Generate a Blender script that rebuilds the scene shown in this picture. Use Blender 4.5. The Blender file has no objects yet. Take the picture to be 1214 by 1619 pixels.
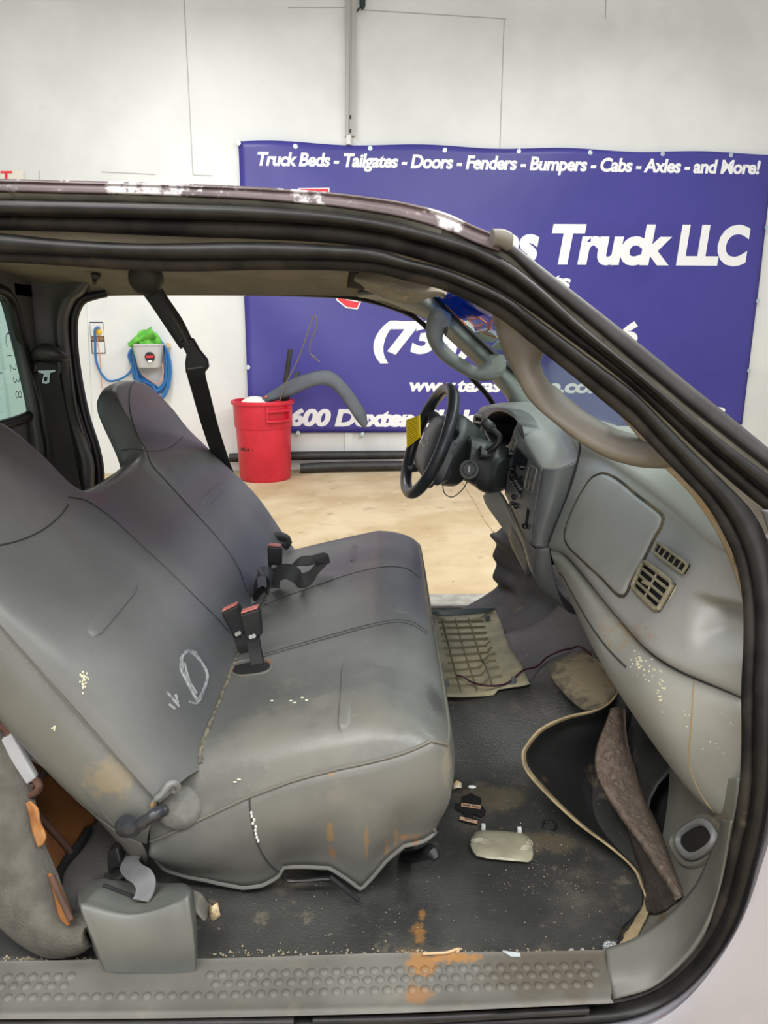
import bpy, bmesh, math, random
from mathutils import Vector, Matrix
from mathutils.bvhtree import BVHTree
from mathutils.geometry import tessellate_polygon

S = bpy.context.scene
C = S.collection
random.seed(7)
V = Vector
PI = math.pi

# ------------------------------------------------------------------ camera, world, lights, exposure
EYE = V((0.0, 0.0, 1.54))
F_PX = 1150.0
PITCH = math.radians(14.0)
cam_d = bpy.data.cameras.new('camera')
cam = bpy.data.objects.new('camera', cam_d)
C.objects.link(cam)
cam.location = EYE
cam.rotation_euler = (PI / 2 - PITCH, 0, 0)
cam_d.sensor_fit = 'VERTICAL'
cam_d.sensor_height = 36.0
cam_d.lens = 36.0 * F_PX / 1619.0
cam_d.clip_start = 0.02
S.camera = cam

world = bpy.data.worlds.new('workshop_daylight')
S.world = world
world.use_nodes = True
bg = world.node_tree.nodes['Background']
bg.inputs['Color'].default_value = (0.98, 0.99, 1.0, 1)
bg.inputs['Strength'].default_value = 0.56


def area(name, loc, rot, sx, sy, power, col=(1, 1, 1)):
    d = bpy.data.lights.new(name, 'AREA')
    d.shape = 'RECTANGLE'
    d.size, d.size_y, d.energy, d.color = sx, sy, power, col
    o = bpy.data.objects.new(name, d)
    o.location = loc
    o.rotation_euler = rot
    C.objects.link(o)
    return o


# shop ceiling strip lights, plus fill lamps added over the cab and behind the camera
area('ceiling_and_fill_light', (-1.6, 4.6, 4.6), (0, 0, 0), 0.5, 4.5, 135, (1, .995, .98))
area('ceiling_and_fill_light', (2.6, 4.6, 4.6), (0, 0, 0), 0.5, 4.5, 135, (1, .995, .98))
area('ceiling_and_fill_light', (-1.2, 0.2, 4.0), (0, 0, 0), 0.5, 3.5, 75, (1, .985, .95))
area('ceiling_and_fill_light', (2.4, 1.2, 4.0), (0, math.radians(20), 0), 0.5, 3.5, 130, (1, .985, .95))  # added over the hood to brighten the dash top
area('camera_side_fill_light', (0.6, -4.0, 2.6), (math.radians(82), 0, 0), 5.0, 3.4, 130, (1, .99, .97))  # unseen fill, added to brighten the cab from the camera side
area('ceiling_and_fill_light', (0.2, -0.9, 3.8), (math.radians(25), 0, 0), 4.5, 0.5, 140, (1, .99, .96))  # added for top light on the seat cushion and mats

S.view_settings.view_transform = 'Standard'
S.view_settings.look = 'None'
S.view_settings.gamma = 1
S.view_settings.use_curve_mapping = False
S.view_settings.exposure = 0.0

# ------------------------------------------------------------------ pixel -> place helpers (1214 x 1619 frame)
_F = V((0, math.cos(PITCH), -math.sin(PITCH)))
_U = V((0, math.sin(PITCH), math.cos(PITCH)))


def ray(px, py):
    return _F + V((1, 0, 0)) * ((px - 607.0) / F_PX) + _U * ((809.5 - py) / F_PX)


def at(px, py, Y):
    d = ray(px, py)
    return EYE + d * (Y / d.y)


def atz(px, py, z):
    d = ray(px, py)
    return EYE + d * ((z - EYE.z) / d.z)


def atx(px, py, x):
    d = ray(px, py)
    return EYE + d * (x / d.x)


def atplane(px, py, p, n):
    d = ray(px, py)
    return EYE + d * ((p - EYE).dot(n) / d.dot(n))


def to_px(v):
    r = v - EYE
    k = r.dot(_F)
    return 607 + F_PX * r.x / k, 809.5 - F_PX * r.dot(_U) / k


def pt(q):
    return q.copy() if isinstance(q, Vector) else at(*q)


def lin(c):
    return tuple(((x / 255) / 12.92 if x / 255 <= .04045 else ((x / 255 + .055) / 1.055) ** 2.4) for x in c)


# ------------------------------------------------------------------ curves
def crom(pts, n):
    """n points along a centripetal-ish Catmull-Rom curve, even in arc length"""
    pts = [pt(p) for p in pts]
    if len(pts) == 2:
        return [pts[0].lerp(pts[1], i / (n - 1)) for i in range(n)]
    P_ = [pts[0] * 2 - pts[1]] + pts + [pts[-1] * 2 - pts[-2]]
    fine = []
    for i in range(1, len(P_) - 2):
        a, b, c, d = P_[i - 1:i + 3]
        t0 = 0
        t1 = t0 + max((b - a).length, 1e-6) ** .5
        t2 = t1 + max((c - b).length, 1e-6) ** .5
        t3 = t2 + max((d - c).length, 1e-6) ** .5
        for k in range(16):
            t = t1 + (t2 - t1) * k / 16
            A1 = a * ((t1 - t) / (t1 - t0)) + b * ((t - t0) / (t1 - t0))
            A2 = b * ((t2 - t) / (t2 - t1)) + c * ((t - t1) / (t2 - t1))
            A3 = c * ((t3 - t) / (t3 - t2)) + d * ((t - t2) / (t3 - t2))
            B1 = A1 * ((t2 - t) / (t2 - t0)) + A2 * ((t - t0) / (t2 - t0))
            B2 = A2 * ((t3 - t) / (t3 - t1)) + A3 * ((t - t1) / (t3 - t1))
            fine.append(B1 * ((t2 - t) / (t2 - t1)) + B2 * ((t - t1) / (t2 - t1)))
    fine.append(pts[-1])
    L = [0]
    for i in range(1, len(fine)):
        L.append(L[-1] + (fine[i] - fine[i - 1]).length)
    out, j = [], 0
    for i in range(n):
        s = L[-1] * i / (n - 1)
        while j < len(L) - 2 and L[j + 1] < s:
            j += 1
        k = (s - L[j]) / max(L[j + 1] - L[j], 1e-9)
        out.append(fine[j].lerp(fine[j + 1], min(max(k, 0), 1)))
    return out


def spline_param(pts, n):
    """n points, evenly spread in the index of the control points (keeps rails matched)"""
    pts = [pt(p) for p in pts]
    m = len(pts)
    if m == 2:
        return [pts[0].lerp(pts[1], i / (n - 1)) for i in range(n)]
    out = []
    for i in range(n):
        u = (m - 1) * i / (n - 1)
        k = min(int(u), m - 2)
        t = u - k
        b, c = pts[k], pts[k + 1]
        a = pts[k - 1] if k > 0 else b * 2 - c
        d = pts[k + 2] if k + 2 < m else c * 2 - b
        out.append(.5 * ((2 * b) + (c - a) * t + (2 * a - 5 * b + 4 * c - d) * t * t + (3 * b - a - 3 * c + d) * t ** 3))
    return out


def interp(x, tab):
    if x <= tab[0][0]:
        return tab[0][1]
    for (a, b), (c, d) in zip(tab, tab[1:]):
        if x <= c:
            return b + (d - b) * (x - a) / (c - a)
    return tab[-1][1]


def smooth(a, b, x):
    t = min(max((x - a) / (b - a), 0), 1)
    return t * t * (3 - 2 * t)


# ------------------------------------------------------------------ mesh builder
class MB:
    def __init__(self):
        self.v, self.f = [], []

    def add(self, vs, fs):
        o = len(self.v)
        self.v += [V(p) for p in vs]
        self.f += [tuple(i + o for i in f) for f in fs]
        return self

    def grid(self, rows, cu=False, cv=False):
        n, m = len(rows), len(rows[0])
        vs = [p for r in rows for p in r]
        fs = []
        for i in range(n if cu else n - 1):
            for j in range(m if cv else m - 1):
                i2, j2 = (i + 1) % n, (j + 1) % m
                fs.append((i * m + j, i * m + j2, i2 * m + j2, i2 * m + j))
        return self.add(vs, fs)

    def rails(self, rr, nu=40, nv=24, even=False, post=None):
        R = [crom(r, nu) if even else spline_param(r, nu) for r in rr]
        rows = []
        for i in range(nu):
            rows.append(spline_param([r[i] for r in R], nv))
        if post:
            rows = [[post(p) for p in r] for r in rows]
        return self.grid(rows)

    def tube(self, path, r, n=10, caps=True, closed=False, flat=1.0, up=None):
        path = [pt(p) for p in path]
        m = len(path)
        rs = r if isinstance(r, (list, tuple)) else [r] * m
        rows, nrm = [], None
        for i, p in enumerate(path):
            a = path[(i - 1) % m] if (closed or i > 0) else p
            b = path[(i + 1) % m] if (closed or i < m - 1) else p
            t = (b - a)
            t = t.normalized() if t.length > 1e-9 else V((0, 0, 1))
            if nrm is None:
                nrm = V(up) if up is not None else (V((0, 0, 1)) if abs(t.z) < .9 else V((1, 0, 0)))
            if up is not None:
                nrm = V(up)
            nrm = (nrm - t * nrm.dot(t)).normalized()
            bi = t.cross(nrm)
            rows.append([p + nrm * (rs[i] * flat * math.cos(2 * PI * k / n)) + bi * (rs[i] * math.sin(2 * PI * k / n)) for k in range(n)])
        o = len(self.v)
        self.grid(rows, cu=closed, cv=True)
        if caps and not closed:
            self.f.append(tuple(o + k for k in range(n))[::-1])
            self.f.append(tuple(o + (m - 1) * n + k for k in range(n)))
        return self

    def etube(self, A, B, h, n=14, m=60, off=(0, 0, 0), even=True, sq=1.0):
        """closed elliptical bar whose edges follow the curves A and B, h thick"""
        fn = crom if even else spline_param
        A, B = fn(A, m), fn(B, m)
        rows = []
        for i in range(m):
            c = (A[i] + B[i]) / 2 + V(off)
            w = (B[i] - A[i]) / 2
            t = (A[min(i + 1, m - 1)] + B[min(i + 1, m - 1)] - A[max(i - 1, 0)] - B[max(i - 1, 0)])
            d = w.cross(t).normalized() * h
            ring = []
            for k in range(n):
                ca, sa = math.cos(2 * PI * k / n), math.sin(2 * PI * k / n)
                e = sq
                ring.append(c + w * math.copysign(abs(ca) ** e, ca) + d * math.copysign(abs(sa) ** e, sa))
            rows.append(ring)
        o = len(self.v)
        self.grid(rows, cv=True)
        self.f.append(tuple(o + k for k in range(n))[::-1])
        self.f.append(tuple(o + (m - 1) * n + k for k in range(n)))
        return self

    def ribbon(self, path, w, side, th=.002):
        """a webbing strip: path, width w along the per-point direction 'side'"""
        path = [pt(p) for p in path]
        m = len(path)
        sd = side if isinstance(side, list) else [V(side)] * m
        rows = []
        for i, p in enumerate(path):
            t = (path[min(i + 1, m - 1)] - path[max(i - 1, 0)]).normalized()
            s = (sd[i] - t * sd[i].dot(t)).normalized()
            n = t.cross(s) * th
            rows.append([p - s * w / 2 - n, p + s * w / 2 - n, p + s * w / 2 + n, p - s * w / 2 + n])
        o = len(self.v)
        self.grid(rows, cv=True)
        self.f.append((o, o + 1, o + 2, o + 3))
        e = o + (m - 1) * 4
        self.f.append((e + 3, e + 2, e + 1, e))
        return self

    def box(self, c, s, M3=None):
        c = V(c)
        vs = []
        for x in (-1, 1):
            for y in (-1, 1):
                for z in (-1, 1):
                    q = V((x * s[0] / 2, y * s[1] / 2, z * s[2] / 2))
                    vs.append(c + (M3 @ q if M3 is not None else q))
        return self.add(vs, [(0, 1, 3, 2), (4, 6, 7, 5), (0, 4, 5, 1), (2, 3, 7, 6), (0, 2, 6, 4), (1, 5, 7, 3)])

    def hexa(self, a, b):
        """solid between quad a (4 pts) and quad b (4 pts)"""
        return self.add(list(a) + list(b), [(0, 1, 2, 3), (7, 6, 5, 4), (0, 4, 5, 1), (1, 5, 6, 2), (2, 6, 7, 3), (3, 7, 4, 0)])

    def lathe(self, prof, c, n=40, axis=None, e=None):
        c = V(c)
        ax = V(axis).normalized() if axis is not None else V((0, 0, 1))
        x = V((1, 0, 0)) if abs(ax.x) < .9 else V((0, 1, 0))
        x = (x - ax * x.dot(ax)).normalized()
        y = ax.cross(x)
        rows = []
        for k in range(n):
            a = 2 * PI * k / n
            d = x * math.cos(a) + y * math.sin(a)
            rows.append([c + d * r + ax * z for r, z in prof])
        return self.grid(rows, cu=True)

    def prism(self, poly, ex):
        """polygon (list of points) pushed along ex into a solid"""
        poly = [pt(p) for p in poly]
        n = len(poly)
        ex = V(ex)
        tri = tessellate_polygon([poly])
        self.add(poly + [p + ex for p in poly],
                 [tuple(t) for t in tri] + [tuple(i + n for i in t[::-1]) for t in tri] +
                 [(i, (i + 1) % n, n + (i + 1) % n, n + i) for i in range(n)])
        return self

    def ball(self, c, r, n=16, m=10, M3=None):
        c = V(c)
        r = (r, r, r) if isinstance(r, (int, float)) else r
        rows = []
        for i in range(m + 1):
            a = PI * i / m
            row = []
            for k in range(n):
                b = 2 * PI * k / n
                q = V((r[0] * math.sin(a) * math.cos(b), r[1] * math.sin(a) * math.sin(b), r[2] * math.cos(a)))
                row.append(c + (M3 @ q if M3 is not None else q))
            rows.append(row)
        return self.grid(rows, cv=True)

    def bvh(self):
        return BVHTree.FromPolygons([tuple(p) for p in self.v], self.f)

    def build(self, name, mat, parent=None, sm=True, bevel=0, solid=0, sub=0, loc=None, off=-1, seg=2):
        base = V(parent['_w']) if parent is not None else (V(loc) if loc is not None else V((0, 0, 0)))
        me = bpy.data.meshes.new(name)
        me.from_pydata([tuple(p - base) for p in self.v], [], self.f)
        bm = bmesh.new()
        bm.from_mesh(me)
        bmesh.ops.remove_doubles(bm, verts=bm.verts, dist=1e-6)
        bmesh.ops.recalc_face_normals(bm, faces=bm.faces)
        bm.to_mesh(me)
        bm.free()
        me.materials.append(mat)
        o = bpy.data.objects.new(name, me)
        C.objects.link(o)
        if parent is not None:
            o.parent = parent
        else:
            o.location = base
        o['_w'] = tuple(base)
        if sm:
            for p in me.polygons:
                p.use_smooth = True
            try:
                me.set_sharp_from_angle(angle=math.radians(42))
            except Exception:
                pass
        if solid:
            m = o.modifiers.new('thickness', 'SOLIDIFY')
            m.thickness = solid
            m.offset = off
        if bevel:
            m = o.modifiers.new('bevel', 'BEVEL')
            m.width = bevel
            m.segments = seg
            m.limit_method = 'ANGLE'
            m.angle_limit = math.radians(50)
        if sub:
            m = o.modifiers.new('sub', 'SUBSURF')
            m.levels = m.render_levels = sub
        return o


def thing(name, label, cat, loc, group=None):
    o = bpy.data.objects.new(name, None)
    o.empty_display_size = .05
    C.objects.link(o)
    o.location = loc
    o['_w'] = tuple(loc)
    o['label'] = label
    o['category'] = cat
    if group:
        o['group'] = group
    return o


def tag(o, label, cat, group=None, kind=None):
    o['label'] = label
    o['category'] = cat
    if group:
        o['group'] = group
    if kind:
        o['kind'] = kind
    return o


def struct(o):
    o['kind'] = 'structure'
    return o


def lab(o, label):
    o['label'] = label
    return o


# ------------------------------------------------------------------ surface marks: follow a built surface
def drop(px, py, bvh, lift=.0015):
    d = ray(px, py).normalized()
    h = bvh.ray_cast(EYE, d)
    if h[0] is None:
        return None
    n = h[1] if h[1].dot(d) < 0 else -h[1]
    return h[0] + n * lift


def dropin(px, py, bvh, lift, cx, cy):
    """drop, pulled towards (cx, cy) until it lands on the surface"""
    for k in range(41):
        u = k / 40
        r = drop(px + (cx - px) * u, py + (cy - py) * u, bvh, lift)
        if r is not None:
            return r
    return None


def dropline(pts, bvh, n=40, lift=.0008):
    q = crom([V((a, b, 0)) for a, b in pts], n)
    out = []
    for p in q:
        r = drop(p.x, p.y, bvh, lift)
        if r is not None:
            out.append(r)
    return out


# ------------------------------------------------------------------ text
def text_data(body, shear=0.0, fat=0.0, spacing=1.0):
    cu = bpy.data.curves.new('text', 'FONT')
    cu.body = body
    cu.shear = shear
    cu.offset = fat
    cu.space_character = spacing
    cu.resolution_u = 4
    ob = bpy.data.objects.new('text', cu)
    me = bpy.data.meshes.new_from_object(ob)
    vs = [v.co.copy() for v in me.vertices]
    fs = [tuple(p.vertices) for p in me.polygons]
    bpy.data.objects.remove(ob)
    bpy.data.meshes.remove(me)
    bpy.data.curves.remove(cu)
    return vs, fs


CAPH = max(v.y for v in text_data('H')[0])


def text_quad(mb, body, q, fn, shear=.2, fat=.02, th=None, spacing=1.0):
    """lay the text into pixel quad q = (x0, base0, top0, x1, base1, top1); fn maps a pixel to a point"""
    vs, fs = text_data(body, shear, fat, spacing)
    x0, x1 = min(v.x for v in vs), max(v.x for v in vs)
    out = []
    for v in vs:
        u = (v.x - x0) / (x1 - x0)
        w = v.y / CAPH
        b = q[1] + (q[4] - q[1]) * u
        t = q[2] + (q[5] - q[2]) * u
        out.append(fn(q[0] + (q[3] - q[0]) * u, b + (t - b) * w))
    if any(p is None for p in out):
        return mb
    if th is None:
        return mb.add(out, fs)
    n = len(out)
    back = [p + V(th) for p in out]
    edge = {}
    for f in fs:
        for i in range(len(f)):
            e = (f[i], f[(i + 1) % len(f)])
            edge[e] = edge.get(e, 0) + 1
    sides = [(a, b, b + n, a + n) for (a, b) in edge if (b, a) not in edge]
    return mb.add(out + back, fs + [tuple(i + n for i in f[::-1]) for f in fs] + sides)


# ------------------------------------------------------------------ materials
def mat(name, col, rough=.5, metal=0.0, var=None, dirt=None, bump=None, spec=.5, spots=(), alpha=None, trans=0.0, coat=0, more=()):
    """col sRGB; var=(col2, scale, detail); dirt / more=(col, scale, threshold, softness, max); bump=(scale, strength);
    spots=[(centre, radius, col, noise_scale, strength)]"""
    m = bpy.data.materials.new(name)
    m.use_nodes = True
    nt = m.node_tree
    N, L = nt.nodes, nt.links
    b = N['Principled BSDF']
    geo = N.new('ShaderNodeNewGeometry')
    pos = geo.outputs['Position']

    def noise(scale, detail=4, rough_=.55, dist=0):
        n = N.new('ShaderNodeTexNoise')
        n.inputs['Scale'].default_value = scale
        n.inputs['Detail'].default_value = detail
        n.inputs['Roughness'].default_value = rough_
        n.inputs['Distortion'].default_value = dist
        L.new(pos, n.inputs['Vector'])
        return n.outputs['Fac']

    def rng(src, a, c, lo=0, hi=1):
        r = N.new('ShaderNodeMapRange')
        r.interpolation_type = 'SMOOTHSTEP'
        r.inputs[1].default_value, r.inputs[2].default_value = a, c
        r.inputs[3].default_value, r.inputs[4].default_value = lo, hi
        L.new(src, r.inputs[0])
        return r.outputs[0]

    def mixc(fac, a, c):
        x = N.new('ShaderNodeMix')
        x.data_type = 'RGBA'
        L.new(fac, x.inputs[0])
        for s, i in ((a, 6), (c, 7)):
            if isinstance(s, tuple):
                x.inputs[i].default_value = (*s, 1)
            else:
                L.new(s, x.inputs[i])
        return x.outputs[2]

    c = lin(col)
    cur = c
    if var:
        cur = mixc(rng(noise(var[1], var[2] if len(var) > 2 else 4), .35, .65), c, lin(var[0]))
    for dd in ([dirt] if dirt else []) + list(more):
        cur = mixc(rng(noise(dd[1], 6, .65), dd[2], dd[2] + dd[3], 0, dd[4]), cur, lin(dd[0]))
    for (cc, r, colr, ns, st) in spots:
        d = N.new('ShaderNodeVectorMath')
        d.operation = 'SUBTRACT'
        L.new(pos, d.inputs[0])
        d.inputs[1].default_value = cc
        sc = N.new('ShaderNodeVectorMath')
        sc.operation = 'DIVIDE'
        L.new(d.outputs[0], sc.inputs[0])
        sc.inputs[1].default_value = r if isinstance(r, (tuple, Vector)) else (r, r, r)
        ln = N.new('ShaderNodeVectorMath')
        ln.operation = 'LENGTH'
        L.new(sc.outputs[0], ln.inputs[0])
        ma = N.new('ShaderNodeMath')
        ma.operation = 'MULTIPLY_ADD'
        L.new(noise(ns, 6, .7), ma.inputs[0])
        ma.inputs[1].default_value = 2.2
        L.new(ln.outputs['Value'], ma.inputs[2])
        cur = mixc(rng(ma.outputs[0], 1.45, 2.0, st, 0), cur, lin(colr))
    if isinstance(cur, tuple):
        b.inputs['Base Color'].default_value = (*cur, 1)
    else:
        L.new(cur, b.inputs['Base Color'])
    b.inputs['Roughness'].default_value = rough
    b.inputs['Metallic'].default_value = metal
    b.inputs['Specular IOR Level'].default_value = spec
    if coat:
        b.inputs['Coat Weight'].default_value = coat
    if trans:
        b.inputs['Transmission Weight'].default_value = trans
    if bump:
        bp = N.new('ShaderNodeBump')
        bp.inputs['Strength'].default_value = bump[1]
        bp.inputs['Distance'].default_value = bump[2] if len(bump) > 2 else .002
        L.new(noise(bump[0], 3), bp.inputs['Height'])
        L.new(bp.outputs[0], b.inputs['Normal'])
    return m


def glass_mat(name, col, refl=.05):
    m = bpy.data.materials.new(name)
    m.use_nodes = True
    nt = m.node_tree
    N, L = nt.nodes, nt.links
    out = N['Material Output']
    N.remove(N['Principled BSDF'])
    t = N.new('ShaderNodeBsdfTransparent')
    t.inputs[0].default_value = (*lin(col), 1)
    g = N.new('ShaderNodeBsdfGlossy')
    g.inputs['Roughness'].default_value = .02
    mx = N.new('ShaderNodeMixShader')
    mx.inputs[0].default_value = refl
    L.new(t.outputs[0], mx.inputs[1])
    L.new(g.outputs[0], mx.inputs[2])
    L.new(mx.outputs[0], out.inputs['Surface'])
    return m
# ------------------------------------------------------------------ shop materials
M_WALL = mat('painted_plywood', (226, 228, 226), .55, var=((216, 219, 217), 1.3), dirt=((205, 206, 200), 7, .62, .2, .5), bump=(30, .25, .004), more=[((140, 140, 134), 38, .755, .02, .6)])
M_SEAM = mat('panel_seam', (176, 178, 174), .8)
M_FLOOR = mat('concrete', (200, 182, 148), .8, var=((180, 158, 120), 1.4, 6), dirt=((140, 118, 88), 5.0, .56, .16, .6),
              bump=(40, .25, .004), more=[((222, 206, 174), 3.1, .56, .2, .7), ((96, 82, 62), 15, .665, .05, .6), ((70, 60, 48), 44, .72, .04, .8)])
M_BAN = mat('banner_vinyl', (66, 62, 146), .38, var=((60, 56, 138), .9), bump=(3, .2, .02))
M_WHITE = mat('white_print', (238, 240, 242), .45)
M_RED = mat('red_print', (226, 44, 62), .45)
M_STEEL = mat('galvanised_steel', (172, 172, 168), .5, .0)
M_GROM = mat('grommet_steel', (196, 214, 220), .3, .6)
M_BLK = mat('black_plastic', (26, 26, 28), .45)
M_RUB = mat('black_rubber', (34, 34, 35), .5, var=((48, 47, 46), 9), dirt=((96, 90, 78), 14, .6, .2, .35))
M_BLUE = mat('blue_hose', (44, 112, 176), .4)
M_ORG = mat('pink_wire', (222, 160, 140), .5)
M_PLASTW = mat('white_plastic', (222, 224, 222), .45)

WP, WN = V((0, 8.3, 0)), V((0.115, -1, 0)).normalized()
WT = V((1, .115, 0)).normalized()


def wall(px, py, off=0.0):
    return atplane(px, py, WP + WN * off, WN)


# floor and back wall
mb = MB()
mb.box((0.5, 3.0, -.05), (18, 15.5, .1))
struct(mb.build('floor', M_FLOOR, sm=False))
mb = MB()
a, b = WP + WT * -8, WP + WT * 9
mb.hexa([a, b, b - WN * .12, a - WN * .12], [p + V((0, 0, 6)) for p in (a, b, b - WN * .12, a - WN * .12)])
struct(mb.build('wall_back', M_WALL, sm=False))


def wstrip(p0, p1, w, t, m, name, kind=None):
    A, B = wall(*p0, 0.0), wall(*p1, 0.0)
    d = (B - A).normalized()
    s = d.cross(WN).normalized() * w / 2
    mb = MB()
    mb.hexa([A - s, A + s, B + s, B - s], [q + WN * t for q in (A - s, A + s, B + s, B - s)])
    return mb.build(name, m, sm=False)


seams = [((290, -20), (305, 276)), ((797, 30), (790, 236)), ((455, 12), (545, 12)), ((545, 14), (800, 30)), ((958, -10), (957, 30)), ((305, 277), (335, 278)),
         ((160, 272), (246, 276)), ((62, 270), (62, 290))]
for i, (p, q) in enumerate(seams):
    struct(wstrip(p, q, .010, .002, M_SEAM, 'trim_%d' % (i + 1)))
# boards below the banner and beside the left opening
struct(wstrip((551, 660), (551, 742), .09, .02, M_WALL, 'trim_20'))
struct(wstrip((126, 400), (144, 752), .10, .035, M_WALL, 'trim_21'))

# sectional garage door to the left, seen through the rear window
M_DOOR = mat('door_panel', (222, 228, 228), .5, var=((208, 216, 216), 2))
mb = MB()
for i in range(5):
    z0 = .02 + i * .55
    c0 = WP + WT * -7.8 + WN * .02
    c1 = WP + WT * -4.05 + WN * .02
    q = [c0 + V((0, 0, z0)), c1 + V((0, 0, z0)), c1 + V((0, 0, z0 + .53)), c0 + V((0, 0, z0 + .53))]
    mb.hexa(q, [p + WN * .05 for p in q])
    for k in range(2):
        zz = z0 + .14 + k * .24
        q = [c0 + V((0, 0, zz)) + WN * .05, c1 + V((0, 0, zz)) + WN * .05, c1 + V((0, 0, zz + .012)) + WN * .05, c0 + V((0, 0, zz + .012)) + WN * .05]
        mb.hexa(q, [p + WN * .006 for p in q])
struct(mb.build('door_1', M_DOOR, sm=False))
mb = MB()
mb.tube(crom([atz(x, y, .0) for x, y in ((720, 742), (727, 756), (738, 775), (748, 790), (760, 812), (768, 826), (784, 846), (800, 870))], 60), .006, 6)
struct(mb.build('trim_22', mat('floor_crack', (150, 126, 92), .95, var=((196, 176, 140), 20))))

# strut channel on the wall above the banner
t = thing('door_track', 'grey slotted steel channel fixed upright on the white wall above the banner', 'steel channel', wall(553, 216, .03))
for x0, x1 in ((545.5, 552.5), (555.5, 563.5)):
    mb = MB()
    q = [wall(x0, -40, 0), wall(x1, -40, 0), wall(x1 - (2 if x0 < 550 else 3), 217, 0), wall(x0, 217, 0)]
    mb.hexa(q, [p + WN * .06 for p in q])
    mb.build('flange', M_STEEL, t, sm=False)
mb = MB()
q = [wall(552, -40, 0), wall(556.5, -40, 0), wall(555.5, 217, 0), wall(552, 217, 0)]
mb.hexa(q, [p + WN * .03 for p in q])
mb.build('web', mat('pale_steel', (205, 205, 200), .5, .2), t, sm=False)
for y in (185, 207):
    mb = MB()
    q = [wall(552.7, y - 3, .03), wall(555, y - 3, .03), wall(555, y + 3, .03), wall(552.7, y + 3, .03)]
    mb.hexa(q, [p + WN * .003 for p in q])
    mb.build('slot', M_BLK, t, sm=False)
mb = MB()
mb.tube([wall(551.5, 214, .04), wall(551, 229, .04)], .03, 8)
mb.build('post_end', M_WALL, t)

mb = MB()
p = wall(573, 6, .06)
mb.ball(p, (.03, .03, .05))
mb.tube([p + V((0, 0, .2)), p], .03, 10)
mb.tube([p, p + V((-.06, 0, -.07))], .008, 6)
tag(mb.build('hanging_plug', mat('dark_green_plastic', (28, 48, 46), .5), loc=p), 'small dark green plug hanging beside the steel channel', 'plug')

# exit sign, cut by the left edge and the truck roof
t = thing('exit_sign', 'white exit sign with red capitals just above the truck roof at left', 'sign', wall(-20, 290, .02))
mb = MB()
q = [wall(-62, 269, .02), wall(38, 269, .02), wall(38, 300, .02), wall(-62, 300, .02)]
mb.hexa(q, [p + WN * .03 for p in q])
mb.build('sign_panel', mat('cream_sign', (226, 222, 208), .5), t, sm=False)
mb = MB()
text_quad(mb, 'EXIT', (-42, 289, 271, 19, 289, 271), lambda x, y: wall(x, y, .054), 0, .02)
lab(mb.build('lettering', M_RED, t, sm=False), 'red EXIT lettering')

# ------------------------------------------------------------------ banner
BO = .03
ban = thing('banner', 'large violet blue vinyl banner with white lettering hung on the white wall', 'banner', wall(800, 680, BO))
TL, TR, BL, BR = wall(377, 224, BO), wall(1223, 244, BO), wall(394, 684, BO), wall(1172, 671, BO)
rows = []
nu, nv = 90, 50
for i in range(nv + 1):
    r = []
    for j in range(nu + 1):
        u, v = j / nu, i / nv
        p = TL.lerp(TR, u).lerp(BL.lerp(BR, u), v)
        sag = .012 * math.sin(u * PI * 7.6) * (1 - v) ** 6 - .03 * math.sin(PI * u) * v ** 8
        d1 = ((u * 1.9 - v) * 9)
        wr = .010 * math.sin(d1 * 1.6 + 2 * v) * math.exp(-(u / .28) ** 2) + .007 * math.sin((u + v * .6) * 21) * math.exp(-((1 - u) / .25) ** 2 - (v / .5) ** 2)
        r.append(p + V((0, 0, sag)) + WN * (.012 + wr))
    rows.append(r)
mb = MB()
mb.grid(rows)
banb = mb.bvh()
mb.build('sheet', M_BAN, ban, solid=.004)


def onban(x, y, o=.004):
    r = drop(x, y, banb, o)
    return r if r is not None else wall(x, y, BO + .02)


def btext(name, items, fat=.03, shear=.2, spacing=.94):
    for body, q in items:
        mb = MB()
        text_quad(mb, body, q, lambda x, y: onban(x, y, .006), shear, fat, None, spacing)
        mb.build(name, M_WHITE, ban, sm=False)


btext('headline_lettering', [('Truck Beds - Tailgates - Doors - Fenders - Bumpers - Cabs - Axles - and More!', (407, 261, 241, 1202, 275, 255))], .036)
btext('name_lettering', [('Texas', (672, 412, 354, 852, 413, 355)), ('Truck', (872, 414.5, 358, 1062, 416, 359)), ('LLC', (1068, 416, 359, 1186, 417, 360))], .045)
btext('trade_lettering', [('Specialists', (742, 452, 430, 902, 456, 434))], .038)
btext('phone_lettering', [('(734)', (590, 556, 511, 752, 556, 511)), ('6', (977, 546, 512, 1008, 546, 512))], .05)
btext('web_lettering', [('www.texas', (647, 618, 599, 792, 619, 600)), ('e.com', (866, 620, 600, 962, 621, 601))], .036)
btext('address_lettering', [('600 Dexter Chelsea', (458, 672, 648, 792, 674, 650)), ('8', (1120, 661, 645, 1146, 661, 645))], .05)

tex = [(473, 299), (519, 299), (519, 338), (536, 343), (556, 346), (575, 350), (590, 352), (597, 356), (598, 388), (603, 402), (600, 420), (584, 431), (570, 445), (566, 460), (570, 474),
       (564, 487), (548, 485), (534, 474), (528, 458), (518, 442), (505, 432), (494, 436), (484, 428), (476, 414), (462, 400), (452, 388), (473, 388)]
cx, cy = 528, 395


def flatpoly(name, poly, m, o, parent):
    mb = MB()
    mb.prism([onban(x, y, o) for x, y in poly], -WN * .001)
    return mb.build(name, m, parent, sm=False)


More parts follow.
